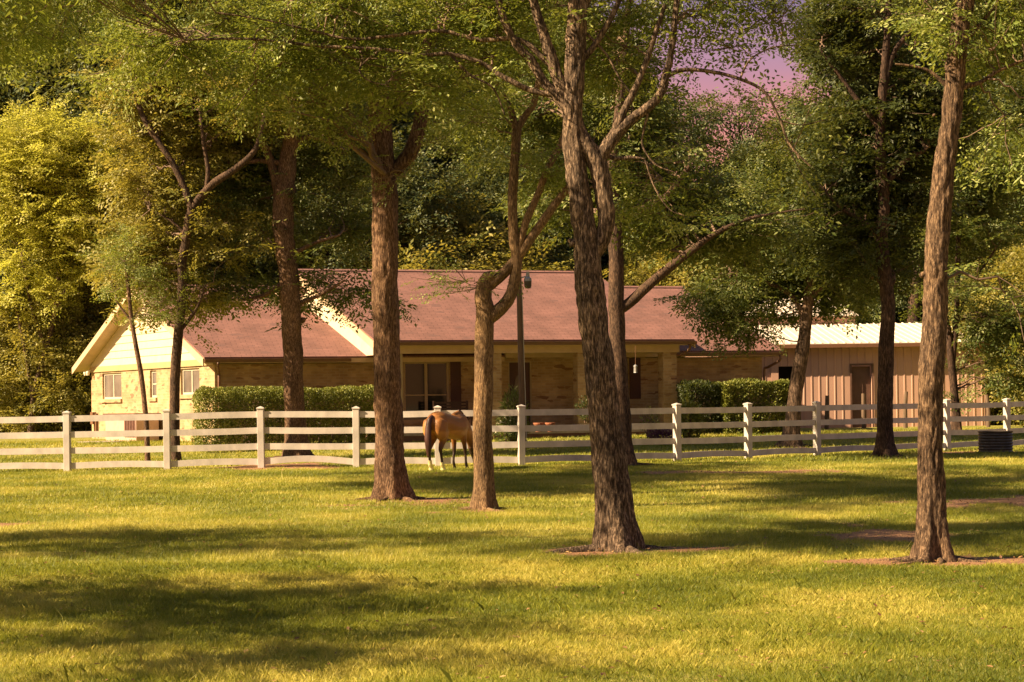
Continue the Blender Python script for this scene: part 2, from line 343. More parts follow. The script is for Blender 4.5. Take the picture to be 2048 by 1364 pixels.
DENS = 1.3
def tree(name, label, cat, depth, trunk, limbs=(), blobs=(), bark='bark_k', leaf='l_mid', spray=(.8, 36, .11, .5), group=None, bdd=0,
         flare=(.9, .25), seg=20, ring=.12, ridge=.03, roots=0, seed=1, base=None, up=(), knots=(), nsub=34, twigr=.012, burl=None):
    """trunk: [(px,py,width px[,depth offset])]; limbs the same; blobs: [(px,py,rx,ry,number of sprays[,depth offset])] in photo pixels
    turned into metres at the tree's own depth; up: blobs above the frame in metres relative to the base"""
    r = np.random.default_rng(seed)
    def pt(q):
        d = depth+(q[3] if len(q) > 3 else 0); return W(q[0], q[1], d), q[2]/2*d/F*.93
    tp = [pt(q) for q in trunk]; b0 = tp[0][0].copy(); b0[2] = G(b0[0], b0[1])
    root = thing(name, label, cat, tuple(b0), group)
    gz = b0[2]; tp[0] = (np.array([b0[0], b0[1], gz-.12]), tp[0][1])
    parts = []; skel = []
    def add(nodes, sg, rg, is_trunk=False):
        P = np.array([n[0] for n in nodes]); rr = np.array([n[1] for n in nodes]); L = np.sum(np.linalg.norm(np.diff(P, axis=0), axis=1)); n = max(4, int(L/rg))
        Q = catmull(P, n); rad = np.interp(np.linspace(0, len(P)-1, n), np.arange(len(P)), rr)
        if not is_trunk or True:
            wob = (fbm(Q*1.7+seed, seed, 2)-.5)[:, None]*rad[:, None]*np.array([.28, .28, 0]); wob[0] = 0; Q = Q+wob
        ph = r.random()*6
        def disp(V, R0, th):
            h = V[..., 2]-gz; p = V.copy(); p[..., 2] *= .26
            k = 1/max(.012, rr.max()*.16); d = (fbm(p*k, seed, 3)-.5)*1.3*ridge*min(1, rr.max()/.15)
            d = d+(fbm(V*1.4, seed+9, 2)-.5)*R0*.13
            if is_trunk:
                fl = np.exp(-np.maximum(h, 0)/flare[1]); lob = .55+.45*np.cos(th[None]*5+ph)+.35*np.cos(th[None]*3+ph*2)
                d = d+R0*flare[0]*fl*lob
            return d
        V, Fc = tube(Q, rad, sg, disp); parts.append((V-b0, Fc)); skel.append((Q, rad))
        # close the far end
        if rad[-1] > .02 : parts.append((V[-sg:]-b0, np.array([list(range(sg))])))
    add(tp, seg, ring, True)
    for lb in limbs: add([pt(q) for q in lb], max(6, seg//2), ring*1.3)
    for (kx, ky, kr) in knots:
        c, rr = pt((kx, ky, kr)); rr *= 1.0; th = np.linspace(0, math.pi, 9); V = []
        n = 10; ph_, tt = np.meshgrid(np.arange(n)*2*math.pi/n, th); S = np.stack([np.sin(tt)*np.cos(ph_), np.sin(tt)*np.sin(ph_), np.cos(tt)], -1)
        S = S*(rr*(.75+.6*noise(S*2+kx, 5)))[..., None]; i = np.arange(8)[:, None]*n; j = np.arange(n)[None]; j2 = (j+1) % n
        parts.append(((S+c).reshape(-1, 3)-b0, np.stack([i+j, i+n+j, i+n+j2, i+j2], -1).reshape(-1, 4)))
    for k in range(roots):
        a = 2*math.pi*(k+.3*r.random())/roots; L = tp[0][1]*(2.4+2.2*r.random()); ds = np.linspace(0.2, 1, 7)
        P = np.stack([b0[0]+np.cos(a+ds*.5*r.normal())*L*ds, b0[1]+np.sin(a)*L*ds, ds*0], 1); P[:, 2] = ground(P[:, 0], P[:, 1])+.03*(1-ds)-.01
        V, Fc = tube(catmull(P, 14), np.linspace(tp[0][1]*.30, .012, 14), 8, lambda V, R0, th: (fbm(V*9, seed, 2)-.5)*R0*.6); parts.append((V-b0, Fc))
    link('trunk', mesh('trunk', parts, M[bark], smooth=True), root)
    # crown
    SP = np.concatenate([s[0] for s in skel]); SR = np.concatenate([s[1] for s in skel]); P = []; D = []; tw = []
    BL = []
    for q in blobs:
        dd = depth+bdd+(q[5] if len(q) > 5 else 0); c = W(q[0], q[1], dd); rx = q[2]*dd/F; rz = q[3]*dd/F; BL.append((c, np.array([rx, min(max(rx, rz)*.8, 2.6*max(rz, .5)), rz]), q[4]))
    for q in up: BL.append((b0+np.array(q[:3]), np.array([q[3], q[3], q[4]]), q[5]))
    ssz = spray[0]
    BIG = []
    for c, rd, n in BL:
        big = (c[2]-CAMZ)/c[1]*F > HY+170 or abs(c[0])/c[1]*F > 1200+rd[0]/c[1]*F
        if big: n = n*.55
        n = round(n*DENS); m = max(1, round(n/nsub))
        for _ in range(m):
            v = r.normal(size=3); v *= (r.random()**.45)/np.linalg.norm(v); e = c+v*rd
            dist = np.linalg.norm(SP-e, axis=1)+np.maximum(0, SP[:, 2]-e[2]+.2)*.6+.35*(SR > .6*SR.max())
            k = int(np.argmin(dist)); B = bough(SP[k], e, 8, .08, .10, r); L = np.linalg.norm(e-SP[k]); r0 = min(SR[k]*.6, .008+.012*L)
            tw.append(tube(B, np.linspace(r0, twigr*.5, 8), 5)[:2])
            nt_ = 6; per = max(1, round(n/m/nt_)); out_ = (e-SP[k])/(L+1e-6)
            for j in range(nt_):
                s = B[3+(j % 5)] if L > ssz*1.5 else B[-1]; a = out_*.7+r.normal(size=3)*np.array([.8, .8, .35]); a /= np.linalg.norm(a)
                le = ssz*(1.0+1.0*r.random()); b2 = bough(s, s+a*le, 5, -.04, .05, r); tw.append(tube(b2, np.linspace(twigr*.6, twigr*.25, 5), 3)[:2])
                for i in range(per):
                    f = (i+.7)/per*3.99; i0 = int(f); p = b2[i0]+(b2[min(i0+1, 4)]-b2[i0])*(f-i0); dd_ = a*.55+r.normal(size=3)*np.array([.75, .75, .3])+np.array([0, 0, -.18]); P.append(p); D.append(dd_/np.linalg.norm(dd_)); BIG.append(big)
    if P:
        P = np.array(P); D = np.array(D); S = np.where(BIG, max(ssz, .85), ssz)*(.6+.7*r.random(len(P)))
        V, Fc, ti = place_sprays(P, D, S, templates(*spray[1:]), r)
        nt2 = sum(len(x[1]) for x in tw); ps = [(V-b0, Fc)]+[(a-b0, f) for a, f in tw]
        sm = np.concatenate([np.zeros(len(Fc), bool), np.ones(nt2, bool)])
        me = mesh('crown', ps, [M[leaf], M['twig']], {'tint': ('FACE', np.concatenate([ti, np.zeros(nt2)]))}, smooth=sm, midx=[0]+[1]*len(tw))
        link('crown', me, root)
    return root

# ================================================================== SETTING: ground and grass
def dirt_amount(x, y):
    p = np.stack([x*1.6, y*1.1, x*0], -1); n = fbm(p, 21, 4); d = np.zeros_like(x)
    for (px, py, rx, ry) in DIRT:
        c = W(px, py, CAMZ*F/(py-HY+RHO*(px-1024))); q = np.sqrt(((x-c[0])/rx)**2+((y-c[1])/ry)**2)
        d = np.maximum(d, sstep(1.15, .45, q+(n-.5)*2.6))
    return d
DIRT = [(785, 1004, 1.0, 1.1), (1228, 1100, .8, .7), (1850, 1124, 1.15, .65), (1770, 1072, .75, 1.3), (1990, 1004, 1.4, 1.6), (967, 1022, .5, .6),
        (1550, 945, 2.6, 1.0), (1320, 945, 1.0, .9), (1025, 1282, .11, .14), (575, 938, 1.6, .8), (1770, 915, .9, .8), (1690, 1050, .35, .7), (25, 1050, .5, .5),
        (1945, 905, 1.8, 1.2), (1255, 932, .7, .7), (1580, 885, .9, .8)]
def axis(a, b, s0, grow, far):
    v = [a]; 
    while v[-1] < b: v.append(v[-1]+s0)
    s = s0
    while v[-1] < far: s *= grow; v.append(v[-1]+s)
    return v
xs = axis(0, 16, .2, 1.25, 400); xs = np.array([-v for v in xs[:0:-1]]+xs); ys = np.array([-30, -15, -5, 2, 6]+axis(8, 62, .2, 1.2, 500))
XX, YY = np.meshgrid(xs, ys); ZZ = ground(XX, YY); nx, ny = len(xs), len(ys)
gi = np.arange(ny-1)[:, None]*nx+np.arange(nx-1)[None]
gF = np.stack([gi, gi+1, gi+nx+1, gi+nx], -1).reshape(-1, 4)
gd = dirt_amount(XX.ravel(), YY.ravel())
m, t, b, o = mat('lawn_soil')
n1 = noisen(t, 1.1, 6); n2 = noisen(t, 14, 4); n3 = noisen(t, 60, 3)
mixf = N(t, 'ShaderNodeMath', operation='MULTIPLY_ADD'); t.links.new(n2, mixf.inputs[0]); mixf.inputs[1].default_value = .5; t.links.new(n1, mixf.inputs[2])
gc = rampn(t, mixf.outputs[0], [(.55, (.12, .14, .016)), (.75, (.22, .21, .025)), (.95, (.32, .26, .06))])
dc = rampn(t, n3, [(.3, (.14, .068, .034)), (.55, (.29, .145, .07)), (.75, (.42, .23, .12))])
at = N(t, 'ShaderNodeAttribute', attribute_name='dirt'); dm = N(t, 'ShaderNodeMath', operation='MULTIPLY_ADD'); t.links.new(n2, dm.inputs[0]); dm.inputs[1].default_value = .6
t.links.new(at.outputs['Fac'], dm.inputs[2]); dr = N(t, 'ShaderNodeMapRange'); t.links.new(dm.outputs[0], dr.inputs[0]); dr.inputs[1].default_value = .5; dr.inputs[2].default_value = .95
mm = N(t, 'ShaderNodeMix', data_type='RGBA'); t.links.new(dr.outputs[0], mm.inputs[0]); t.links.new(gc, mm.inputs[6]); t.links.new(dc, mm.inputs[7])
t.links.new(mm.outputs[2], b.inputs['Base Color']); b.inputs['Roughness'].default_value = .95; bump(t, b, n3, .8, .03)
link('ground', mesh('ground', [(np.stack([XX, YY, ZZ], -1).reshape(-1, 3), gF)], m, {'dirt': ('POINT', gd)}, smooth=True), kind='structure')

M['grass'] = leafmat('grass_blade', (.075, .105, .014), (.215, .235, .025), (.50, .43, .10), (.54, .54, .05), .42)
def blades(y0, y1, dens, hgt, wid, xpad=4.2, seg2=False):
    w1 = 1024/F*y1+xpad; n = int(2*w1*(y1-y0)*dens)
    x = rng.uniform(-w1, w1, n); y = rng.uniform(y0, y1, n); k = np.abs(x) < 1024/F*y+xpad; x, y = x[k], y[k]
    d = dirt_amount(x, y); cl = fbm(np.stack([x*1.6, y*1.6, x*0], -1), 5, 3); fine = noise(np.stack([x*7, y*7, x*0], -1), 8)
    k = (rng.random(len(x)) > d*1.02-.04) & (rng.random(len(x)) < .45+1.1*cl*(.6+.8*fine)); x, y, cl, d, fine = x[k], y[k], cl[k], d[k], fine[k]
    n = len(x); h = hgt*(.45+.9*rng.random(n)**1.5)*(.55+.9*cl)*(1-.5*d)*(.7+.6*fine); h *= np.where(rng.random(n) < .0015, 2.6, 1)
    a = rng.uniform(0, 2*math.pi, n); la = rng.uniform(0, 2*math.pi, n)*.85+fbm(np.stack([x*.8, y*.8, x*0+3], -1), 6, 2)*5; lean = h*(.15+.7*rng.random(n))
    z = ground(x, y)-.005; Wv = np.stack([np.cos(a), np.sin(a), a*0], -1)*(wid*(.6+.8*rng.random(n)))[:, None]*.5
    B = np.stack([x, y, z], -1); Lv = np.stack([np.cos(la), np.sin(la), la*0], -1)*lean[:, None]; H = np.stack([a*0, a*0, h], -1)
    tip = B+Lv+H*.85
    ti = np.clip(.42+2.0*(fbm(np.stack([x*.75, y*.6, x*0+9], -1), 13, 4)-.5)+.7*(fine-.5)*.5+.5*(rng.random(n)-.45)+(rng.random(n) < .06)*.45+.25*d, 0, 1)
    if seg2:
        md = B+Lv*.35+H*.55; V = np.stack([B-Wv, B+Wv, md+Wv*.8, tip, md-Wv*.8], 1); return (V.reshape(-1, 3), np.arange(n*5).reshape(-1, 5)), ti
    return (np.stack([B-Wv, B+Wv, tip], 1).reshape(-1, 3), np.arange(n*3).reshape(-1, 3)), ti
bl = [blades(9.5, 14, 9000, .048, .0031, seg2=True), blades(14, 19, 5600, .05, .0042, seg2=True), blades(19, 28, 2800, .055, .0065), blades(28, 46.5, 1100, .06, .011), blades(46.5, 66, 260, .09, .022)]
link('grass', mesh('grass', [q[0] for q in bl], M['grass'], {'tint': ('FACE', np.concatenate([q[1] for q in bl]))}), kind='stuff', label='short green and yellow lawn grass covering the paddock', category='grass')

# fallen leaves and twigs, thickest round the trunks
leaf_quads_ = leaf_quads
n = 26000; y = 9.5+(66-9.5)*rng.random(n)**1.6; x = rng.uniform(-1, 1, n)*(1024/F*y+1.5); dd = dirt_amount(x, y); k = rng.random(n) < .16+.9*dd; x, y = x[k], y[k]; n = len(x)
P = np.stack([x, y, ground(x, y)+.012+.02*rng.random(n)], -1); a = rng.uniform(0, 6.28, n); A = np.stack([np.cos(a), np.sin(a), rng.normal(size=n)*.25], -1); A /= np.linalg.norm(A, axis=1)[:, None]
L = (.025+.03*rng.random(n))*(1+np.maximum(0, y-20)*.02); V1, F1 = leaf_quads_(P, A, np.stack([rng.normal(size=n)*.3, rng.normal(size=n)*.3, a*0+1], -1), L, L*.6)
M['litter'] = leafmat('dry_leaf', (.06, .028, .014), (.20, .10, .045), (.42, .27, .12), (.4, .25, .08), .2)
link('fallen_leaves', mesh('fallen_leaves', [(V1, F1)], M['litter'], {'tint': ('FACE', rng.random(n))}), kind='stuff', label='brown fallen leaves scattered over the lawn and bare soil', category='fallen leaves')

# ================================================================== HOUSE
O2 = np.array([-9.457, 60.5]); FV = np.array([.956, .292]); GV = np.array([-.5, .866])
NF = np.array([.292, -.956]); NG = np.array([-.866, -.5]); GZ = .33
def H(a, b, z): p = O2+a*FV+b*GV; return (p[0], p[1], z)
def onwall(P0, dr, px, py):
    X = (px-1024-RHO*(py-HY))/F; Z = -(py-HY+RHO*(px-1024))/F
    u = (X*P0[1]-P0[0])/(dr[0]-X*dr[1]); d = P0[1]+u*dr[1]; return u, CAMZ+Z*d
class Wall:
    """a vertical plane: origin, direction u, outward normal n"""
    def __init__(s, P0, dr, nr): s.P0 = np.array(P0, float); s.d = np.array(dr, float); s.n = np.array(nr, float)
    def p(s, u, n, z): q = s.P0+s.d*u+s.n*n; return (q[0], q[1], z)
    def px(s, px, py): return onwall(s.P0, s.d, px, py)
    def box(s, m, u0, u1, n0, n1, z0, z1):
        c = [s.p(u0, n1, z0), s.p(u1, n1, z0), s.p(u1, n0, z0), s.p(u0, n0, z0)]
        c += [q[:2]+(z1,) for q in c]
        for f in ((0, 1, 5, 4), (1, 2, 6, 5), (2, 3, 7, 6), (3, 0, 4, 7), (4, 5, 6, 7), (3, 2, 1, 0)):
            if f in ((0, 1, 5, 4), (2, 3, 7, 6)): uv = [((u0 if i in (0, 3, 4, 7) else u1), c[i][2]) for i in f]
            elif f in ((1, 2, 6, 5), (3, 0, 4, 7)): uv = [((n0 if i in (2, 3, 6, 7) else n1), c[i][2]) for i in f]
            else: uv = [((u0 if i in (0, 3, 4, 7) else u1), (n0 if i in (2, 3, 6, 7) else n1)) for i in f]
            m.poly([c[i] for i in f], uv)
    def facade(s, m, u0, u1, z0, z1, ops=(), rev=.14):
        us = sorted({u0, u1}|{o[0] for o in ops}|{o[1] for o in ops}); zs = sorted({z0, z1}|{o[2] for o in ops}|{o[3] for o in ops})
        for ua, ub in zip(us, us[1:]):
            for za, zb in zip(zs, zs[1:]):
                if any(o[0]-1e-6 <= ua and ub <= o[1]+1e-6 and o[2]-1e-6 <= za and zb <= o[3]+1e-6 for o in ops): continue
                m.poly([s.p(ua, 0, za), s.p(ub, 0, za), s.p(ub, 0, zb), s.p(ua, 0, zb)], [(ua, za), (ub, za), (ub, zb), (ua, zb)])
        for a, b, c, d in ops:
            for (ua, za), (ub, zb) in (((a, c), (b, c)), ((b, c), (b, d)), ((b, d), (a, d)), ((a, d), (a, c))):
                m.poly([s.p(ua, 0, za), s.p(ub, 0, zb), s.p(ub, -rev, zb), s.p(ua, -rev, za)], [(ua, za), (ub, zb), (ub+.1, zb+.1), (ua+.1, za+.1)])
house = thing('brick_house', 'long tan brick ranch house with brown shingle roofs and a covered porch', 'house', H(9, 6, GZ))
hl = np.array(house.location)
def hb(mbd, name, m, parent=None, **kw):
    """build a house part, parented to the house (or a part) without moving it"""
    par = parent or house; off = hl
    mbd.V = [tuple(np.array(v)-off) for v in mbd.V]
    return mbd.build(name, m, par, **kw)
WG = Wall(O2, GV, NG); WF = Wall(O2, FV, NF)
GW = 12.75; AR = 19.0
def window(wl, u0, u1, z0, z1, fm, gm, mull=1, rail=None, sill=True, fw=.06, sillm='brick', dep=.07):
    f = MB(); 
    for q in ((u0, u0+fw, z0, z1), (u1-fw, u1, z0, z1), (u0+fw, u1-fw, z1-fw, z1), (u0+fw, u1-fw, z0, z0+fw)): wl.box(f, q[0], q[1], -dep-.05, -dep, q[2], q[3])
    for k in range(mull): c = u0+(u1-u0)*(k+1)/(mull+1); wl.box(f, c-fw*.55, c+fw*.55, -dep-.045, -dep-.004, z0+fw, z1-fw)
    if rail: wl.box(f, u0+fw, u1-fw, -dep-.04, -dep-.012, rail-.02, rail+.02)
    w = hb(f, 'window', M[fm]); g = MB(); wl.box(g, u0+fw*.5, u1-fw*.5, -dep-.035, -dep-.025, z0+fw*.5, z1-fw*.5); hb(g, 'pane', M[gm], w)
    if sill: s = MB(); wl.box(s, u0-.08, u1+.08, -dep-.01, .07, z0-.13, z0-.003); hb(s, 'sill', M[sillm], w)
    return w
ops = []
for a, b_, c, d, ml in ((205, 243, 746, 798, 1), (300, 313, 741, 795, 0), (361.5, 399, 737, 789, 1)):
    ua, zt = WG.px(b_, (c+d)/2)[0], 0; ub = WG.px(a, (c+d)/2)[0]; zt = WG.px((a+b_)/2, c)[1]; zb = WG.px((a+b_)/2, d)[1]; ops.append((ua, ub, zb, zt, ml))
mw = MB(); ZB = 2.86
WG.facade(mw, 0, GW, GZ-.2, ZB, [q[:4] for q in ops])
for q in ops: window(WG, *q[:4], 'frame_w', 'glass_c', mull=q[4], rail=None if q[4] else (q[2]+q[3])/2, fw=.07)
# front wall with the openings under the porch
wA0, zA1 = WF.px(806, 722); wA1, _ = WF.px(899, 722); dz = .58
dA0, dz1 = WF.px(1016, 722); dA1, _ = WF.px(1063, 722)
rA0, rz1 = WF.px(1228, 718); rA1, _ = WF.px(1257, 718); rz0 = WF.px(1257, 798)[1]
fops = [(wA0, wA1, 1.0, zA1), (dA0, dA1, dz, dz1), (rA0, rA1, rz0, rz1)]
WF.facade(mw, 0, 4.75, GZ-.2, 3.0); WF.facade(mw, 4.75, 14.6, GZ-.2, 3.5, fops); WF.facade(mw, 14.6, AR, GZ-.2, 3.0)
BK = Wall(O2+AR*FV+GW*GV, -FV, -NF); BK.facade(mw, 0, AR, GZ-.2, 3.0); RT = Wall(O2+AR*FV, GV, (.866, .5)); RT.facade(mw, 0, GW, GZ-.2, 3.0)
hb(mw, 'wall', M['brick'])
window(WF, *fops[0], 'frame', 'glass', mull=1, rail=WF.px(850, 790)[1], fw=.09)
window(WF, *fops[2], 'frame', 'glass', mull=0, rail=(rz0+rz1)/2, fw=.07)
for a0, a1, z0, z1 in ((wA1+.02, WF.px(921, 722)[0], 1.0, zA1+.03), (rA1+.02, WF.px(1280, 718)[0], rz0, rz1+.03)):
    s = MB(); WF.box(s, a0, a1, .005, .04, z0, z1)
    for zz in np.arange(z0+.08, z1-.08, .07): WF.box(s, a0+.05, a1-.05, .04, .055, zz, zz+.045)
    hb(s, 'shutter', M['darkred'])
d = MB(); WF.box(d, dA0+.05, dA1-.05, -.12, -.07, dz, dz1-.05); door = hb(d, 'door', M['darkred'])
f = MB(); WF.box(f, dA0, dA0+.05, -.13, -.02, dz, dz1); WF.box(f, dA1-.05, dA1, -.13, -.02, dz, dz1); WF.box(f, dA0+.05, dA1-.05, -.13, -.02, dz1-.05, dz1); hb(f, 'door_frame', M['frame'], door)
ov = MB(); cu, cz = (dA0+dA1)/2-.02, dz+1.25; ring = [(cu+.17*math.sin(k*math.pi/12), cz+.62*math.cos(k*math.pi/12)) for k in range(24)]
ov.poly([WF.p(u, -.062, z) for u, z in ring][::-1]); 
for (u, z), (u2, z2) in zip(ring, ring[1:]+ring[:1]): ov.poly([WF.p(u, -.062, z), WF.p(u2, -.062, z2), WF.p(u2, -.075, z2), WF.p(u, -.075, z)])
hb(ov, 'oval_glass', M['glass_c'], door)
k = MB(); kp = WF.p(dA1-.15, -.04, 1.5); k.lathe([(0, -.03), (.03, -.02), (.035, 0), (.02, .02), (0, .025)], kp, 10); hb(k, 'door_handle', M['galv'], door)

# roofs
def roof(corners, name='roof', th=.05, under=.15, parts=None):
    """corners: eave left, eave right, ridge right, ridge left (top surface)"""
    c = [np.array(q, float) for q in corners]; rm = MB(); L = np.linalg.norm(c[1]-c[0]); sl = np.linalg.norm(c[3]-c[0]); dn = np.array([0, 0, -1.])
    off = (c[3]-c[0]).dot((c[1]-c[0])/L)
    uv = [(0, 0), (L, 0), (L+off, sl), (off, sl)]
    rm.poly(c, uv); lo = [q+dn*th for q in c]
    for i in range(4): j = (i+1) % 4; rm.poly([lo[i], lo[j], c[j], c[i]])
    rm.poly(lo[::-1]); o = hb(rm, name, M['shingle'])
    fm = MB(); ins = .012; cc = sum(c)/4; t = [q+dn*(th+.002)+(cc-q)/np.linalg.norm(cc-q)*ins for q in c]; u = [q+dn*under for q in t]
    for i in range(4): j = (i+1) % 4; fm.poly([u[i], u[j], t[j], t[i]])
    fm.poly(u[::-1]); fm.poly(t); hb(fm, 'fascia', M['trim'], o); return o
PL = .387; ZE = 3.08; ZR = ZE+6.9*PL
roof([H(-.5, -.5, ZE), H(9.4, -.5, ZE), H(9.4, 6.4, ZR), H(-.5, 6.4, ZR)])
roof([H(9.4, 13.3, ZE), H(-.5, 13.3, ZE), H(-.5, 6.4+.002, ZR), H(9.4, 6.4+.002, ZR)])
PR = (5.74-3.2)/6.1
roof([H(9.42, -.5, 3.2), H(19.5, -.5, 3.2), H(19.5, 5.6, 5.74), H(9.42, 5.6, 5.74)])
roof([H(19.5, 11.7, 3.2), H(9.42, 11.7, 3.2), H(9.42, 5.602, 5.74), H(19.5, 5.602, 5.74)])
PP = (6.17-3.54)/6.2
roof([H(4.25, -2.2, 3.54), H(15.09, -2.2, 3.54), H(15.09, 4.0, 6.17), H(4.25, 4.0, 6.17)])
roof([H(15.09, 10.2, 3.54), H(4.25, 10.2, 3.54), H(4.25, 4.002, 6.17), H(15.09, 4.002, 6.17)])
for a0, a1, b_, z in ((-.5, 4.6, 6.4, ZR), (4.22, 15.12, 4.0, 6.17), (14.9, 19.53, 5.6, 5.74)):
    rc = MB(); 
    for sgn, sl in ((-1, .4), (1, .4)):
        q = [H(a0, b_, z+.035), H(a1, b_, z+.035), H(a1, b_+sgn*.16, z+.035-.16*sl), H(a0, b_+sgn*.16, z+.035-.16*sl)]
        rc.poly(q); rc.poly([(p[0], p[1], p[2]-.03) for p in q][::-1])
        for i in range(4): j = (i+1) % 4; rc.poly([q[i], q[j], (q[j][0], q[j][1], q[j][2]-.03), (q[i][0], q[i][1], q[i][2]-.03)])
    hb(rc, 'ridge_cap', M['shingle'])
# gable siding on the sunny end, built board by board
zr = lambda b: (ZE+(b+.5)*PL if b < 6.4 else ZE+(13.3-b)*PL)-.21
gs = MB(); z = 3.04; 
while z < ZR-.3:
    z2 = z+.26; bl0 = max(0, (z+.21-ZE)/PL-.5); bl1 = max(0, (z2+.21-ZE)/PL-.5); br0 = 12.8-bl0; br1 = 12.8-bl1
    if br1-bl1 < .1: break
    br0, br1 = min(GW, br0), min(GW, br1)
    q = [WG.p(bl0, .045, z), WG.p(br0, .045, z), WG.p(br1, .018, z2), WG.p(bl1, .018, z2)]; gs.poly(q)
    gs.poly([WG.p(bl0, .01, z), WG.p(br0, .01, z), WG.p(br0, .045, z), WG.p(bl0, .045, z)]); z = z2
hb(gs, 'gable_siding', M['siding'])
gb = MB(); gb.poly([WG.p(0, 0, 2.9), WG.p(GW, 0, 2.9), WG.p(GW, 0, 3.0), WG.p(6.4, 0, ZR-.2), WG.p(0, 0, 3.0)]); hb(gb, 'gable_backing', M['siding'])
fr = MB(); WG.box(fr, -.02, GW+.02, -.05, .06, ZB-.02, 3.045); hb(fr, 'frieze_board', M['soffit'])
def rake(A, b0_, b1_, z0, z1):
    rk = MB(); p = [np.array(H(A, b0_, z0)), np.array(H(A, b1_, z1)), np.array(H(A, b1_, z1-.24)), np.array(H(A, b0_, z0-.24))]; q = [x+np.array([FV[0], FV[1], 0])*-.035 for x in p]
    rk.poly(q); rk.poly(p[::-1])
    for i in range(4): j = (i+1) % 4; rk.poly([p[i], p[j], q[j], q[i]])
    hb(rk, 'rake_board', M['trim'])
rake(-.515, -.5, 6.4, ZE-.05, ZR-.05); rake(-.515, 13.3, 6.4, ZE-.05, ZR-.05)
# gable of the porch section rising out of the lower roof
pg = MB(); W2 = Wall(O2+4.75*FV, GV, NG); zz = lambda b: 3.54+(b+2.2)*PP-.19
pg.poly([W2.p(-1.9, 0, 3.10), W2.p(9.9, 0, 3.10), W2.p(9.9, 0, 3.3), W2.p(4, 0, zz(4)), W2.p(-1.9, 0, zz(-1.9))]); pg.poly([W2.p(-1.9, -.05, 3.10), W2.p(-1.9, -.05, zz(-1.9)), W2.p(4, -.05, zz(4)), W2.p(9.9, -.05, 3.3), W2.p(9.9, -.05, 3.1)])
W3 = Wall(O2+14.6*FV, GV, (.866, .5)); pg.poly([W3.p(-1.9, 0, 3.10), W3.p(9.9, 0, 3.10), W3.p(9.9, 0, 3.3), W3.p(4, 0, zz(4)), W3.p(-1.9, 0, zz(-1.9))])
hb(pg, 'porch_gable', M['siding'])
for A in (4.235, 15.135): rake(A, -2.2, 4.0, 3.49, 6.12); rake(A, 10.2, 4.0, 3.49, 6.12)
# eave soffits
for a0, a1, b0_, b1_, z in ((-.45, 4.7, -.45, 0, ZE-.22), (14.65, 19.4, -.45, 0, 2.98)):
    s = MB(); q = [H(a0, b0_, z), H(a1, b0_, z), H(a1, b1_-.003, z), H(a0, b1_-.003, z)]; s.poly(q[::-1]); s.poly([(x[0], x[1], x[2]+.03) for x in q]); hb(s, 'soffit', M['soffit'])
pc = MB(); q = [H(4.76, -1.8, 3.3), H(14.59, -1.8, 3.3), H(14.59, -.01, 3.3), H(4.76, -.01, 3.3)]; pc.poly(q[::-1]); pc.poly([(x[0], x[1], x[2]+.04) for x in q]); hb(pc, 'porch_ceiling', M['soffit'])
# porch beam, columns, floor
WP = Wall(O2-1.9*GV, FV, NF)
bm = MB(); WP.box(bm, 4.7, 14.72, -.22, .06, 3.12, 3.47); WP.box(bm, 4.7, 14.72, .06, .09, 3.40, 3.47); hb(bm, 'porch_beam', M['trim'])
for pa, pb in ((975, 1003), (1155, 1183), (1326, 1353)):
    c = MB(); u0 = WP.px(pa, 760)[0]; u1 = WP.px(pb, 760)[0]; WP.box(c, u0, u1, -.45, .03, .56, 3.117); col = hb(c, 'porch_column', M['brick'])
c = MB(); u0 = WP.px(799, 760)[0]; WP.box(c, u0, u0+.11, -.1, 0, .56, 3.117); hb(c, 'porch_post', M['frame'])
fl = MB(); WP.box(fl, 4.3, 14.8, -1.9, .15, GZ-.2, .575); hb(fl, 'porch_floor', M['porch'])
ed = MB(); WP.box(ed, 4.28, 14.82, .15, .19, .50, .585); hb(ed, 'porch_edge', M['concrete'])
# gutters and downspouts
def gutter(a0, a1, b_, z):
    g = MB(); prof = [(0, 0), (-.10, 0), (-.12, .10), (-.105, .10), (-.09, .015), (-.005, .015), (-.005, .1), (0, .1)]
    n = NF
    for (n0, z0), (n1, z1) in zip(prof, prof[1:]+prof[:1]):
        P = []
        for a, nn, zz_ in ((a0, n0, z0), (a1, n0, z0), (a1, n1, z1), (a0, n1, z1)): p = O2+a*FV+b_*GV-n*nn; P.append((p[0], p[1], z+zz_))
        g.poly(P)
    for a in (a0, a1):
        P = [(O2+a*FV+b_*GV-n*nn) for nn, _ in prof[:3]+prof[7:]]; g.poly([(p[0], p[1], z+zz_) for p, zz_ in zip(P, [0, 0, .1, .1])])
    return hb(g, 'gutter', M['copper'])
gutter(-.5, 4.2, -.51, ZE-.17); gutter(4.2, 15.14, -2.21, 3.37); gutter(15.2, 19.55, -.51, 3.03)
def spout(pts, r=.045): s = MB(); s.tube(catmull(np.array(pts), 16), r, 8); hb(s, 'downspout', M['copper'])
spout([H(-.1, -.6, 2.9), H(-.1, -.55, 2.8), H(.1, -.1, 2.6), H(.1, -.1, 2.3), H(.1, -.1, 1.0), H(.1, -.1, .45)])
spout([H(14.9, -2.27, 3.37), H(14.9, -2.2, 3.2), H(14.72, -2.0, 3.02), H(14.68, -1.75, 2.95), H(14.68, -1.75, 2.0), H(14.68, -1.75, .7)])
spout([H(19.3, -.58, 3.03), H(19.3, -.55, 2.85), H(19.12, -.15, 2.62), H(19.05, -.05, 2.5), H(19.05, -.05, 1.4), H(19.05, -.05, .5)])
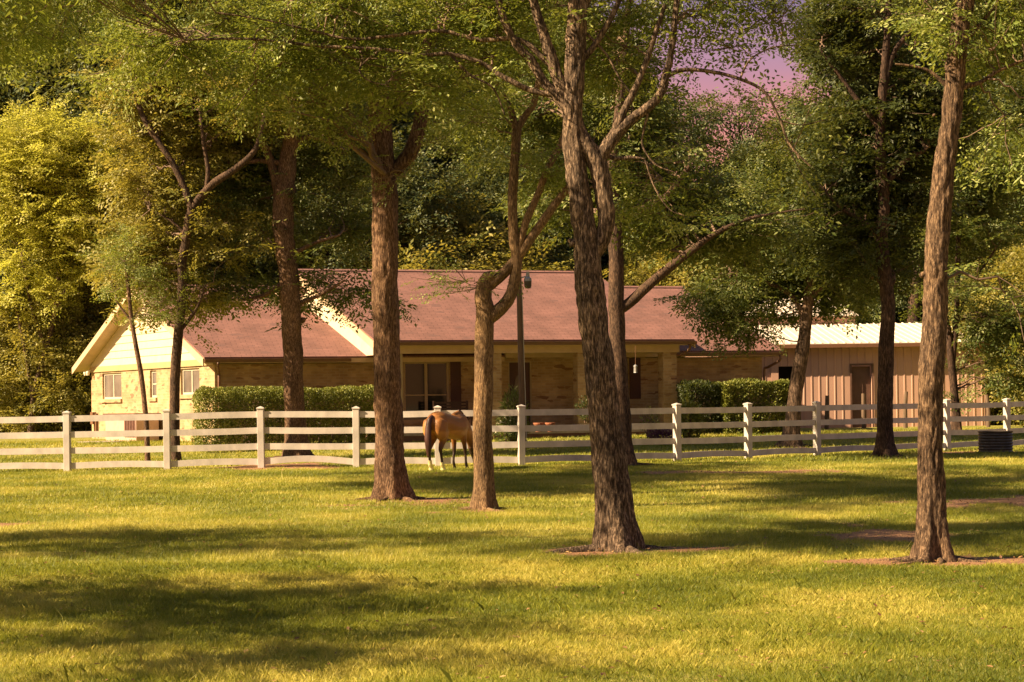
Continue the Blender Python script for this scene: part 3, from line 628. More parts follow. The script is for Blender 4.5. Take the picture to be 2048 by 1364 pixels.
# flood light at the far corner and the meter low on the wall
fl = MB()
for u in (12.45, 12.75):
    p = WG.p(u, .22, 2.82); fl.lathe([(0, -.10), (.05, -.09), (.075, 0), (.07, .05), (0, .06)], p, 12)
p0 = WG.p(12.6, .06, 2.93); fl.tube([p0, WG.p(12.6, .2, 2.9), WG.p(12.45, .22, 2.86)], .02, 6); fl.tube([WG.p(12.6, .2, 2.9), WG.p(12.75, .22, 2.86)], .02, 6); hb(fl, 'flood_light', M['white'])
mt_ = MB(); WG.box(mt_, 12.2, 12.5, .0, .14, .9, 1.35); WG.box(mt_, 12.32, 12.38, .0, .05, .4, .9); WG.box(mt_, 11.95, 12.05, .0, .1, .45, 1.3); hb(mt_, 'meter_box', M['copper'])

# things by the house
u0, _ = WG.px(326, 850); u1, _ = WG.px(263, 850)
ac = thing('utility_cabinet', 'beige metal utility cabinet with slatted side against the sunlit gable wall', 'cabinet', WG.p((u0+u1)/2, .6, GZ-.03))
al = np.array(ac.location)
def ab(mbd, name, m, par=ac, base=al, **kw): mbd.V = [tuple(np.array(v)-base) for v in mbd.V]; return mbd.build(name, m, par, **kw)
b1 = MB(); WG.box(b1, u0, u1, .15, .95, GZ-.05, 1.25); ab(b1, 'body', M['ac'])
b2 = MB(); WG.box(b2, u0-.06, u1+.06, .08, 1.02, 1.253, 1.31); ab(b2, 'lid', M['ac_d'])
b3 = MB(); 
for k in range(7): q = u0+.06+k*.17; WG.box(b3, q, q+.09, .953, .975, .5, 1.2)
ab(b3, 'slat_panel', M['ac_d'])
pa = MB(); c = WG.p(5.0, 2.2, 0); g = G(c[0], c[1]); pa.lathe([(0, .06), (.75, .055), (.8, .0), (.8, -.1)], (c[0], c[1], g), 20); o = pa.build('stepping_stone', M['concrete'], None, label='pale round concrete slab in the grass before the gable wall', category='paving slab')

# bench swing, pots, lantern on the porch
WB = Wall(O2-.9*GV, FV, NF); ua, zt = WB.px(866, 802); ub, _ = WB.px(936, 802)
bn = thing('porch_bench', 'dark slatted wooden bench on the porch before the window', 'bench', WB.p((ua+ub)/2, 0, .575)); bb = np.array(bn.location)
s = MB(); 
for k in range(5): z0 = 1.12+k*(zt-1.12)/5; WB.box(s, ua, ub, -.03+.02*k*0, 0, z0, z0+(zt-1.12)/5*.72)
ab(s, 'backrest', M['wood_dark'], bn, bb)
s = MB(); 
for k in range(5): WB.box(s, ua, ub, .04+k*.1, .12+k*.1, .99, 1.02)
ab(s, 'seat', M['wood_dark'], bn, bb)
for uu in (ua, ub-.07):
    for nn in (-.03, .48): s = MB(); WB.box(s, uu, uu+.07, nn, nn+.06, .575, zt if nn < 0 else 1.22); ab(s, 'leg', M['wood_dark'], bn, bb)
    s = MB(); WB.box(s, uu-.01, uu+.08, .03, .56, 1.222, 1.26); ab(s, 'armrest', M['wood_dark'], bn, bb)
lt = thing('hanging_lantern', 'small pale hanging lantern beside the shuttered window under the porch roof', 'lantern', (0, 0, 0)); lp = W(1271, 738, 61.8); lt.location = tuple(lp)
l = MB(); l.lathe([(0, .16), (.07, .10), (.075, .08), (.055, .07), (.06, -.10), (.07, -.12), (0, -.13)], (0, 0, 0), 8); l.build('lamp_body', M['metal_g'], lt)
l = MB(); l.tube([(0, 0, .15), (0, 0, 3.3-lp[2])], .008, 5); l.build('chain', M['copper'], lt)

def bush(name, label, cat, loc, size, n, leaf, lm='l_hedge', stems=7, seed=3, aspect=.5, box=False, rot=0, core=0, group=None, stemh=None):
    r = np.random.default_rng(seed); root = thing(name, label, cat, tuple(loc), group); sx, sy, sz = size
    if box:
        v = r.uniform(-1, 1, (n, 3)); v[:, 2] = r.uniform(0, 1, n); ax = np.argmax(np.abs(np.stack([v[:, 0]*sx/min(sx, sy), v[:, 1]*sy/min(sx, sy), (v[:, 2]-.35)*1.3], -1)*0+r.random((n, 3))*np.array([sy*sz, sx*sz, sx*sy*1.0])**.5), axis=1)
        k = r.random(n)**2.2*.35; P = v.copy()
        for i in (0, 1): q = ax == i; P[q, i] = np.sign(v[q, i])*(1-k[q])
        q = ax == 2; P[q, 2] = 1-k[q]*.6; nr = np.zeros((n, 3)); nr[ax == 0, 0] = np.sign(P[ax == 0, 0]); nr[ax == 1, 1] = np.sign(P[ax == 1, 1]); nr[ax == 2, 2] = 1
        P = P*np.array([sx, sy, sz]); bmp_ = (fbm(P*1.8, seed, 3)-.5)*.34; P = P+nr*bmp_[:, None]; P[:, 2] = np.maximum(P[:, 2], .04)
        ed = (np.abs(P[:, 0])/sx)**8+(np.abs(P[:, 2]-sz/2)/(sz/2))**8; P[:, :2] *= (1-.05*np.clip(ed-1, 0, 1))[:, None]
    else:
        v = rand_unit(n, r); k = r.random(n)**.4; lump = .65+.7*fbm(v*1.9+seed, seed, 2); P = v*(k*lump)[:, None]*np.array([sx, sy, sz*.5]); P[:, 2] += sz*.52; nr = v; P[:, 2] = np.maximum(P[:, 2], .02)
    A = nr*.8+rand_unit(n, r)*.8+np.array([0, 0, .25]); A /= np.linalg.norm(A, axis=1)[:, None]
    Nn = nr*.5+rand_unit(n, r)*.6+np.array([0, 0, .5]); Nn -= A*np.sum(Nn*A, 1)[:, None]; Nn /= np.linalg.norm(Nn, axis=1)[:, None]
    L = leaf*(.6+.7*r.random(n)); V, Fc = leaf_quads(P, A, Nn, L, L*aspect)
    c, s_ = math.cos(rot), math.sin(rot); Rm = np.array([[c, s_, 0], [-s_, c, 0], [0, 0, 1]]); V = V@Rm
    ti = np.clip(r.random(n)*.6+.5*(fbm(P*3, seed+2, 2)-.3), 0, 1)
    link('foliage', mesh('foliage', [(V, Fc)], M[lm], {'tint': ('FACE', ti)}), root)
    ps = []
    for k in range(stems):
        a = r.uniform(0, 6.28); e = np.array([math.cos(a)*sx*.7*r.random()*1.3, math.sin(a)*sy*.6, sz*(.6+.35*r.random())])@Rm; b0_ = np.array([e[0]*.25 if not box else e[0]*.9, e[1]*.25, -.05])
        ps.append(tube(bough(b0_, e, 6, .02, .06, r), np.linspace(.02, .006, 6)*max(1, sz*.8), 5)[:2])
    if ps: link('stem', mesh('stem', ps, M['twig'], smooth=True), root)
    return root
FA = math.atan2(FV[1], FV[0])
WH = Wall(O2-1.9*GV, FV, NF); ha, _ = WH.px(391, 830); hbq, _ = WH.px(752, 830); hc = WH.p((ha+hbq)/2, 0, 0)
zt = WH.px(560, 779)[1]-G(hc[0], hc[1])
bush('clipped_hedge', 'long square clipped hedge along the brick wall beside the gable end', 'hedge', (hc[0], hc[1], G(hc[0], hc[1])), ((hbq-ha)/2, .62, zt), 42000, .075, stems=30, seed=11, box=True, rot=FA)
WH2 = Wall(O2-2.7*GV, FV, NF); ra, _ = WH2.px(1436, 800); rb, _ = WH2.px(1577, 800); hc = WH2.p((ra+rb)/2, 0, 0); g = G(hc[0], hc[1])
bush('clipped_hedge', 'rounded bright hedge at the far end of the house beside the barn', 'hedge', (hc[0], hc[1], g), ((rb-ra)/2, .55, WH2.px(1500, 766)[1]-g), 17000, .10, stems=16, seed=12, box=True, rot=FA)
ra, _ = WH2.px(1368, 800); rb, _ = WH2.px(1434, 800); hc = WH2.p((ra+rb)/2, -.1, 0)
bush('shaded_hedge_part', 'hedge part with shade put into its dark leaf colour between the last porch column and the bright hedge', 'shrub', (hc[0], hc[1], g), ((rb-ra)/2, .45, WH2.px(1400, 768)[1]-g), 9000, .09, 'l_dark', stems=10, seed=13, box=True, rot=FA)  # hedge part in porch shade; the shade is put into the darker leaves
def bp(name, label, cat, px, py, d, r_, h, n, leaf, lm, seed, **kw):
    c = W(px, py, d); g = kw.pop('z', None); g = G(c[0], c[1]) if g is None else g
    return bush(name, label, cat, (c[0], c[1], g), (r_, r_*.8, h), n, leaf, lm, seed=seed, **kw)
bp('leafy_shrub', 'light green leafy shrub at the foot of the last porch column', 'shrub', 1378, 860, 59.2, .48, 1.25, 1500, .13, 'l_hedge', 21)
bp('purple_plant', 'low purple leafed plant behind the white fence rail', 'plant', 1322, 860, 59.0, .42, .45, 900, .09, 'l_purple', 22)
bp('rose_bush', 'thin rose bush with pale leaves beside the porch floor', 'plant', 1302, 850, 59.4, .38, 1.15, 260, .09, 'l_hedge', 23, stems=9)
bp('potted_plant', 'dark leafed plant in a pot behind the thick leaning elm trunk', 'potted plant', 1172, 820, 60.2, .32, .75, 500, .09, 'l_dark', 24, z=.9)
bp('spiky_plant', 'tall spiky green plant at the foot of the wooden light pole', 'plant', 1028, 840, 58.6, .42, 1.75, 1500, .20, 'l_mid', 25, aspect=.14, stems=12)
bp('flowering_plant', 'low plant with pale yellow flowers before the front door', 'plant', 1018, 850, 58.4, .45, .95, 900, .09, 'l_mid', 26)
fw_ = bpy.data.objects['flowering_plant']; r = np.random.default_rng(5); v = rand_unit(26, r); v[:, 2] = abs(v[:, 2]); P = v*np.array([.42, .35, .5])+np.array([0, 0, .5])
V1, F1 = leaf_quads(np.repeat(P, 5, 0), rand_unit(130, r), rand_unit(130, r), .05, .04); link('blossom', mesh('blossom', [(V1, F1)], M['petal']), fw_)
for px, nm in ((1077, 'small clay pot nearer the light pole on the porch edge'), (1100, 'small clay pot nearer the leaning elm on the porch edge')):
    c = W(px, 838, 59.9); p = MB(); p.lathe([(0, 0), (.10, 0), (.15, .24), (.165, .24), (.165, .29), (.14, .29), (.12, .2), (0, .2)], (0, 0, 0), 14)
    o = p.build('flower_pot', M['terracotta'], None, label=nm, category='flower pot', group='clay pots on the porch edge'); o.location = (c[0], c[1], .585)

# ------------------------------------------------------------------ light pole
pb = W(1046, 872, 57.5); pt_ = W(1037.5, 546, 57.5); pz = G(pb[0], pb[1])
lp = thing('light_pole', 'weathered wooden pole with a grey security lamp before the front door', 'light pole', (pb[0], pb[1], pz)); base = np.array([pb[0], pb[1], pz])
s = MB(); s.tube([(0, 0, -.1), tuple((pt_-base)*np.array([.5, 0, .5])), tuple((pt_-base)*np.array([1, 0, 1]))], [.095, .09, .08], 14); s.build('pole', M['pole'], lp)
tp_ = (pt_-base); tp_[1] = 0; s = MB(); s.tube([tuple(tp_+np.array([-.1, 0, -.18])), tuple(tp_+np.array([.1, 0, -.14])), tuple(tp_+np.array([.24, -.02, -.1]))], .022, 6); s.build('bracket', M['metal_g'], lp)
s = MB(); hd = tuple(tp_+np.array([.27, -.02, -.2])); s.lathe([(0, .2), (.05, .2), (.06, .08), (.11, .03), (.12, -.05), (.105, -.06)], hd, 14); s.box(hd[0]-.04, hd[0]+.05, hd[1]-.05, hd[1]+.05, hd[2]+.15, hd[2]+.24); s.build('lamp_housing', M['metal_g'], lp)
s = MB(); s.lathe([(.115, -.045), (.11, -.2), (.08, -.27), (0, -.28)], hd, 14); s.build('lamp_lens', M['galv'], lp)
s = MB(); s.tube([tuple(tp_+np.array([.09, -.09, -.5])), (tp_[0]*.5+.1, -.09, tp_[2]*.5), (.11, -.09, .2)], .012, 5); s.build('conduit', M['metal_g'], lp)

# ------------------------------------------------------------------ fence
FP = [(-65, 46.2), (135, 46.0), (335, 45.8), (523, 45.8), (713, 45.7), (877, 45.6), (1043, 45.7), (1199, 46.7), (1355, 48.0), (1497, 49.6), (1635, 51.2), (1765, 52.7), (1895, 54.2), (2015, 55.6), (2125, 57.0)]
P = []
for px, d_ in FP: c = W(px, 930, d_); P.append((c[0], c[1], G(c[0], c[1])))
P = [(P[0][0]-2.4*2, P[0][1]+.1, P[0][2]), (P[0][0]-2.4, P[0][1]+.1, P[0][2])]+P+[(P[-1][0]+1.8, P[-1][1]+1.6, P[-1][2]), (P[-1][0]+3.6, P[-1][1]+3.2, P[-1][2])]
fence = thing('rail_fence', 'long white four rail vinyl fence crossing the paddock before the house', 'fence', (0, 46, 0)); fo = np.array([0, 46, 0])
post_me = cap_me = None
for k, p in enumerate(P):
    dx = np.array(P[min(k+1, len(P)-1)][:2])-np.array(P[max(k-1, 0)][:2]); ang = math.atan2(dx[1], dx[0])
    if post_me is None:
        s = MB(); s.box(-.078, .078, -.078, .078, -.1, 1.41); po = s.build('post', M['vinyl'], fence, bevel=.008); post_me = po
        s = MB(); s.box(-.092, .092, -.092, .092, 1.412, 1.44); 
        for a, b_, c, d_ in (((-.092, -.092), (.092, -.092), 0, 0), ((.092, -.092), (.092, .092), 0, 0), ((.092, .092), (-.092, .092), 0, 0), ((-.092, .092), (-.092, -.092), 0, 0)): s.poly([(a[0], a[1], 1.441), (b_[0], b_[1], 1.441), (0, 0, 1.478)])
        cp = s.build('post_cap', M['vinyl'], po); cap_me = cp
    else:
        po = post_me.copy(); C.objects.link(po); po.parent = fence; cp = cap_me.copy(); C.objects.link(cp); cp.parent = po
    po.location = tuple(np.array(p)-fo); po.rotation_euler = (R(random.uniform(-.4, .4)), R(random.uniform(-.4, .4)), ang)
RH = [1.28, .895, .51, .14]
for k in range(len(P)-1):
    a, b_ = np.array(P[k]), np.array(P[k+1]); u = (b_-a); u[2] = 0; L = np.linalg.norm(u); u /= L; n = np.array([-u[1], u[0], 0])
    for h in RH:
        s = MB(); ns = 8; c0, c1 = a-fo+u*.07, b_-fo-u*.07; prev = None; bow = (.075 if (h < .3 and k == 5) else (.025 if h < .3 else random.uniform(-.012, .006)))
        for i in range(ns+1):
            f = i/ns; c = c0+(c1-c0)*f; z = c[2]+h+bow*math.sin(math.pi*f); q = [tuple(np.array([c[0], c[1], z])+n*y+np.array([0, 0, zz])) for y, zz in ((-.02, -.075), (.02, -.075), (.02, .075), (-.02, .075))]
            if prev:
                for e in range(4): g_ = (e+1) % 4; s.poly([prev[e], q[e], q[g_], prev[g_]])
            prev = q
        s.build('rail', M['vinyl'], fence)

# ------------------------------------------------------------------ barn
BD = 73.7; BG = G(12, 73.7)
barn = thing('metal_barn', 'tan sheet metal barn with pale ribbed roofs behind the house', 'barn', (13.2, BD+4, BG)); bo = np.array(barn.location)
WB2 = Wall((7.6, BD), (1, 0), (0, -1)); bt = 3.55; wm = MB()
uo0, zo1 = WB2.px(1557, 733); uo1, _ = WB2.px(1600, 733); zo0 = WB2.px(1557, 800)[1]; ud0, zd1 = WB2.px(1703, 731); ud1, _ = WB2.px(1743, 731)
WB2.facade(wm, 0, 10.75, BG-.2, bt, [(uo0, uo1, zo0, zo1), (ud0, ud1, BG, zd1)], .2)
u = .1
while u < 10.7:
    if not (uo0-.1 < u < uo1+.05): segs = [(BG, bt)] if not (ud0-.1 < u < ud1+.05) else [(zd1, bt)]
    else: segs = [(BG, zo0), (zo1, bt)]
    for z0, z1 in segs:
        c = [WB2.p(u, 0.001, z0), WB2.p(u+.07, 0.001, z0), WB2.p(u+.055, .017, z0), WB2.p(u+.015, .017, z0)]; c2 = [q[:2]+(z1,) for q in c]
        for i in (1, 2, 3): j = (i+1) % 4; wm.poly([c[i], c[j], c2[j], c2[i]])
    u += .3
Wl = Wall((18.35, BD), (0, 1), (1, 0)); Wl.facade(wm, 0, 12, BG-.2, bt); Wl = Wall((7.6, BD+12), (0, -1), (-1, 0)); Wl.facade(wm, 0, 12, BG-.2, bt); Wl = Wall((18.35, BD+12), (-1, 0), (0, 1)); Wl.facade(wm, 0, 10.75, BG-.2, bt)
WU = Wall((7.9, BD+6.4), (1, 0), (0, -1)); WU.facade(wm, 0, 6.6, 4.4, 4.95)
ab(wm, 'wall', M['barn'], barn, bo)
def ribroof(x0, x1, y0, y1, z0, z1, name, m, par=barn, base=bo):
    s = MB(); s.box8([(x0, y0, z0-.03), (x1, y0, z0-.03), (x1, y1, z1-.03), (x0, y1, z1-.03), (x0, y0, z0), (x1, y0, z0), (x1, y1, z1), (x0, y1, z1)])
    u = x0+.05
    while u < x1-.06: s.box8([(u, y0, z0+.001), (u+.07, y0, z0+.001), (u+.07, y1, z1+.001), (u, y1, z1+.001), (u+.015, y0, z0+.04), (u+.055, y0, z0+.04), (u+.055, y1, z1+.04), (u+.015, y1, z1+.04)]); u += .3
    return ab(s, name, m, par, base)
ribroof(7.4, 18.7, BD-.45, BD+6.4, 3.62, 4.62, 'roof', M['barn_roof']); ribroof(7.7, 14.6, BD+6.1, BD+12.2, 4.98, 6.0, 'upper_roof', M['barn_roof'])
s = MB(); WB2.box(s, -.2, 11.1, .3, .47, 3.46, 3.6); ab(s, 'gutter', M['copper'], barn, bo)
s = MB(); WB2.box(s, ud0+.04, ud1-.04, -.18, -.13, BG, zd1-.04); dd = ab(s, 'door', M['barn_d'], barn, bo)
s = MB(); 
for q in ((ud0-.07, ud0, BG, zd1+.07), (ud1, ud1+.07, BG, zd1+.07), (ud0, ud1, zd1, zd1+.07)): WB2.box(s, q[0], q[1], .03, .05, q[2], q[3])
ab(s, 'door_frame', M['barn_d'], dd, bo)
s = MB(); WB2.box(s, uo0-.3, uo0-.02, .03, .07, zo0-.6, zo1+.1); ab(s, 'sliding_door', M['barn'], barn, bo)
s = MB(); WB2.box(s, uo0-.05, uo1+.05, -.9, -.8, zo0-.1, zo1+.1); ab(s, 'opening_shade_panel', M['black'], barn, bo)  # black panel stands in for the shade inside the barn opening
for px, h, lb in ((1653, 1.25, 'weathered post left of the brown barn door'), (1728, 1.3, 'weathered post standing in front of the brown barn door'), (1811, 1.35, 'thicker weathered post before the barn wall near the tall bare trunk'), (1976, 1.2, 'weathered post behind the fence above the round tank')):
    c = W(px, 850, 70.5); s = MB(); s.tube([(0, 0, -.1), (random.uniform(-.03, .03), 0, h*.5), (random.uniform(-.05, .05), 0, h)], [.085, .08, .07], 9); o = s.build('wooden_post', M['wood_old'], None, label=lb.replace('left of', 'between the white post and'), category='post', group='weathered posts before the barn'); o.location = (c[0], c[1], G(c[0], c[1]))

# ------------------------------------------------------------------ stock tank
tc_ = W(1991, 895, 51.5); tz = G(tc_[0], tc_[1]); tk = thing('stock_tank', 'round dark corrugated metal stock tank before the fence', 'tank', (tc_[0], tc_[1], tz))
s = MB(); pr = [(.44, -.02)]+[(.452+.014*math.cos(k*math.pi), .03+k*.0385) for k in range(14)]+[(.47, .56), (.47, .585), (.44, .585), (.43, .3)]; s.lathe(pr, (0, 0, 0), 40); s.build('tank_shell', M['galv'], tk)
s = MB(); s.lathe([(.432, .46), (0, .461)], (0, 0, 0), 32); s.build('water', M['glass'], tk)

# ================================================================== HORSE (x forward, y left, z up)
def loft_chain(nodes, seg=16):
    """closed lofted limb: nodes (x,y,z,ry,rz) with the section square to the path"""
    P = np.array([n[:3] for n in nodes], float); ra = np.array([n[3] for n in nodes]); rb = np.array([n[4] if len(n) > 4 else n[3] for n in nodes])
    n = max(10, len(nodes)*5); Q = catmull(P, n); t = np.linspace(0, len(P)-1, n); a = np.interp(t, np.arange(len(P)), ra); b_ = np.interp(t, np.arange(len(P)), rb)
    T = np.gradient(Q, axis=0); T /= np.linalg.norm(T, axis=1)[:, None]; Y = np.tile([0, 1., 0], (n, 1)); Y -= T*np.sum(Y*T, 1)[:, None]; Y /= np.linalg.norm(Y, axis=1)[:, None]; Z = np.cross(T, Y)
    Q2 = np.vstack([Q[0]-T[0]*min(a[0], b_[0])*.45, Q, Q[-1]+T[-1]*min(a[-1], b_[-1])*.45]); a = np.r_[a[0]*.55, a, a[-1]*.55]; b_ = np.r_[b_[0]*.55, b_, b_[-1]*.55]; Y = np.vstack([Y[0], Y, Y[-1]]); Z = np.vstack([Z[0], Z, Z[-1]]); n += 2
    th = np.arange(seg)*2*math.pi/seg; V = Q2[:, None]+np.cos(th)[None, :, None]*Y[:, None]*a[:, None, None]+np.sin(th)[None, :, None]*Z[:, None]*b_[:, None, None]
    i = np.arange(n-1)[:, None]*seg; j = np.arange(seg)[None]; j2 = (j+1) % seg
    Fc = [list(f) for f in np.stack([i+j, i+seg+j, i+seg+j2, i+j2], -1).reshape(-1, 4)]+[list(range(seg)), list(range((n-1)*seg, n*seg))[::-1]]
    return V.reshape(-1, 3), Fc
def fuse(name, chains, voxel, smooth=6):
    V = []; Fc = []
    for c in chains:
        v, f = loft_chain(c); Fc += [[i+len(V) for i in q] for q in f]; V += [tuple(q) for q in v]
    me = bpy.data.meshes.new(name+'_raw'); me.from_pydata(V, [], Fc); o = bpy.data.objects.new(name+'_raw', me); C.objects.link(o)
    m_ = o.modifiers.new('r', 'REMESH'); m_.mode = 'VOXEL'; m_.voxel_size = voxel; m_.use_smooth_shade = True
    m2 = o.modifiers.new('s', 'SMOOTH'); m2.iterations = smooth; m2.factor = .5
    bpy.context.view_layer.update(); dg = bpy.context.evaluated_depsgraph_get(); res = bpy.data.meshes.new_from_object(o.evaluated_get(dg)); res.name = name
    bpy.data.objects.remove(o); return res
ch = [
 [(-.80, 0, 1.12, .10, .12), (-.72, 0, 1.11, .21, .22), (-.55, 0, 1.10, .275, .275), (-.35, 0, 1.075, .275, .27), (-.10, 0, 1.02, .285, .275), (.15, 0, .985, .28, .285), (.36, 0, 1.0, .25, .31), (.52, 0, 1.03, .20, .28), (.66, 0, 1.04, .13, .19)],
 [(.20, 0, 1.20, .08, .12), (.42, 0, 1.25, .07, .12), (.58, 0, 1.17, .07, .10)],
 [(-.62, .14, 1.12, .15, .2), (-.66, .15, .95, .14, .2), (-.58, .15, .78, .105, .15)], [(-.62, -.14, 1.12, .15, .2), (-.66, -.15, .95, .14, .2), (-.58, -.15, .78, .105, .15)],
 [(.52, 0, 1.08, .15, .25), (.78, 0, .92, .11, .19), (.98, 0, .68, .085, .14), (1.08, 0, .50, .08, .11)],
 [(1.03, 0, .54, .085, .11), (1.12, 0, .40, .085, .12), (1.19, 0, .24, .06, .08), (1.23, 0, .11, .055, .065), (1.24, 0, .05, .05, .05)],
 [(1.0, .06, .60, .018, .03), (.99, .08, .68, .012, .02)], [(1.0, -.06, .60, .018, .03), (.99, -.08, .68, .012, .02)]]
def hleg(y, dx):
    return [(-.50, y*.9, 1.0, .13, .20), (-.52+dx*.2, y, .80, .10, .155), (-.60+dx*.4, y, .64, .065, .09), (-.68+dx*.6, y, .50, .044, .062), (-.67+dx*.8, y, .42, .034, .044), (-.64+dx, y, .22, .030, .035), (-.63+dx, y, .145, .038, .042), (-.60+dx, y, .08, .033, .035), (-.585+dx, y, .04, .048, .052), (-.58+dx, y, .005, .052, .06)]
def fleg(y, dx):
    return [(.46, y*.9, .95, .09, .16), (.43+dx*.1, y, .76, .07, .10), (.46+dx*.4, y, .58, .05, .06), (.48+dx*.6, y, .42, .043, .046), (.48+dx*.8, y, .36, .032, .034), (.48+dx, y, .20, .028, .032), (.49+dx, y, .135, .036, .038), (.52+dx, y, .07, .032, .034), (.535+dx, y, .03, .047, .052), (.54+dx, y, .0, .05, .058)]
ch += [hleg(.14, -.03), hleg(-.13, .05), fleg(.12, -.10), fleg(-.12, .06)]
hm = fuse('horse', ch, .016, 5)
m, t, b, o = mat('bay_horse_coat'); tc = N(t, 'ShaderNodeTexCoord'); sp = N(t, 'ShaderNodeSeparateXYZ'); t.links.new(tc.outputs['Object'], sp.inputs[0]); n = noisen(t, 3, 4)
zz_ = N(t, 'ShaderNodeMath', operation='MULTIPLY_ADD'); t.links.new(n, zz_.inputs[0]); zz_.inputs[1].default_value = .12; t.links.new(sp.outputs[2], zz_.inputs[2])
t.links.new(rampn(t, zz_.outputs[0], [(.08, (.02, .013, .01)), (.50, (.028, .014, .009)), (.70, (.18, .07, .018)), (.95, (.48, .22, .065)), (1.38, (.32, .135, .04))]), b.inputs['Base Color'])
b.inputs['Roughness'].default_value = .48; b.inputs['Specular IOR Level'].default_value = .3
hm.materials.clear(); hm.materials.append(m)
hc_ = W(900, 940, 43.6); hz = G(hc_[0], hc_[1])
horse = thing('horse', 'bay horse grazing by the white fence with its rump towards the viewer', 'horse', (hc_[0], hc_[1], hz)); horse.rotation_euler = (0, 0, R(62)); horse.scale = (.99, .99, .99)
link('body', hm, horse)
M['tail'] = plain('dark_red_horsehair', (.055, .018, .014), .5, .3, 40, sc=(1, 1, .08), bmp=.5)
tl = fuse('tail', [[(-.78, 0, 1.26, .04, .04), (-.87, .015, 1.18, .055, .05), (-.91, .03, 1.0, .075, .06), (-.92, .04, .75, .085, .065), (-.90, .04, .5, .07, .055), (-.88, .05, .33, .03, .03)], [(-.86, .06, 1.0, .03, .03), (-.90, .09, .7, .04, .03), (-.88, .08, .38, .012, .012)]], .012, 3); tl.materials.append(M['tail']); link('tail', tl, horse)
mn = fuse('mane', [[(.44, 0, 1.37, .03, .03), (.62, .02, 1.30, .035, .05), (.82, .03, 1.09, .035, .07), (1.0, .02, .80, .03, .06), (1.08, 0, .62, .02, .04)]], .012, 3); mn.materials.append(M['tail']); link('mane', mn, horse)
M['sock'] = plain('pale_yellow_wrap', (.62, .55, .25), .7, .1, 8)
for y, dx, z1 in ((.14, -.03, .245), (-.13, .05, .20)):
    s = MB(); s.tube([(-.64+dx, y, z1), (-.634+dx, y, .15), (-.605+dx, y, .085), (-.59+dx, y, .035)], [.044, .050, .046, .062], 12); s.build('leg_wrap', M['sock'], horse)

# ================================================================== TREES
NEAR = (.42, 34, .135, .40); MID = (.85, 34, .15, .48); MIDF = (.75, 34, .155, .46)
tree('cedar_elm', 'straight thick reddish trunk standing before the porch roof edge', 'tree', 30.9,
     [(785, 1000, 66), (783, 960, 62), (779, 900, 59), (775, 780, 58), (771, 600, 56), (770, 430, 54), (766, 350, 52), (758, 200, 46), (754, 60, 42), (752, -120, 38), (748, -330, 28), (745, -520, 12)],
     [[(774, 350, 30), (800, 330, 30), (826, 295, 33), (842, 240, 30), (852, 185, 26), (885, 145, 18), (925, 125, 14), (1000, 115, 10)],
      [(852, 190, 22), (850, 100, 18), (862, -20, 15), (880, -150, 10)],
      [(758, 130, 26), (700, 60, 14), (600, 10, 10), (480, -40, 7)], [(752, -120, 26), (640, -230, 16), (520, -330, 9)], [(748, -260, 24), (860, -380, 14)]],
     [(650, 90, 110, 80, 330, -2), (560, 150, 110, 70, 260, -3), (800, 100, 90, 70, 260), (740, 20, 180, 60, 330), (880, 60, 90, 60, 200), (470, 60, 130, 70, 260, -4),
      (810, 350, 26, 16, 12, -1.4), (860, 290, 30, 16, 12, -1.6), (910, 230, 50, 40, 70), (760, -180, 260, 90, 200), (740, -400, 300, 110, 160)],
     'bark_a', 'l_near', NEAR, up=[(-5, -6, 8.8, 2.3, .5, 800), (-2.6, -9, 8.6, 1.8, .4, 560), (-6, -1, 9.4, 2.2, .5, 860), (-7, 5, 9.2, 2.4, .5, 1000), (-1.5, 7, 9.0, 2.2, .6, 500)], flare=(.6, .28), seg=56, ring=.07, ridge=.045, roots=6, seed=3, bdd=0.7)  # up: unseen boughs added above the frame to shade the lawn
tree('cedar_elm', 'slender pale forked elm standing right beside the horse', 'tree', 27.8,
     [(968, 1020, 46), (967, 960, 42), (966, 850, 41), (968, 700, 40), (970, 630, 40), (966, 590, 36), (972, 560, 30), (988, 552, 26)],
     [[(972, 640, 32), (992, 625, 30), (1016, 600, 26), (1028, 565, 24), (1033, 520, 24), (1027, 470, 22), (1025, 400, 20), (1030, 320, 20), (1034, 258, 20)],
      [(1033, 262, 16), (1020, 215, 14), (1000, 180, 12), (980, 140, 11), (955, 100, 9)], [(1033, 262, 16), (1048, 235, 15), (1068, 205, 14), (1078, 150, 11), (1085, 60, 9)],
      [(975, 575, 22), (1000, 553, 24), (1035, 515, 21), (1070, 465, 19), (1105, 415, 17), (1140, 370, 14), (1180, 330, 10)],
      [(1033, 520, 18), (1050, 450, 16), (1075, 390, 14), (1098, 330, 16), (1122, 285, 14), (1150, 200, 10)]],
     [(1000, 120, 90, 70, 200), (1080, 60, 100, 70, 160), (1010, 330, 40, 26, 30), (960, 240, 60, 40, 70), (1130, 330, 60, 40, 60), (925, 552, 22, 12, 9), (962, 575, 18, 10, 8), (1040, -60, 120, 60, 90)],
     'bark_b', 'l_near', NEAR, flare=(.55, .22), seg=44, ring=.06, ridge=.022, roots=4, seed=4, knots=[(962, 565, 14)])
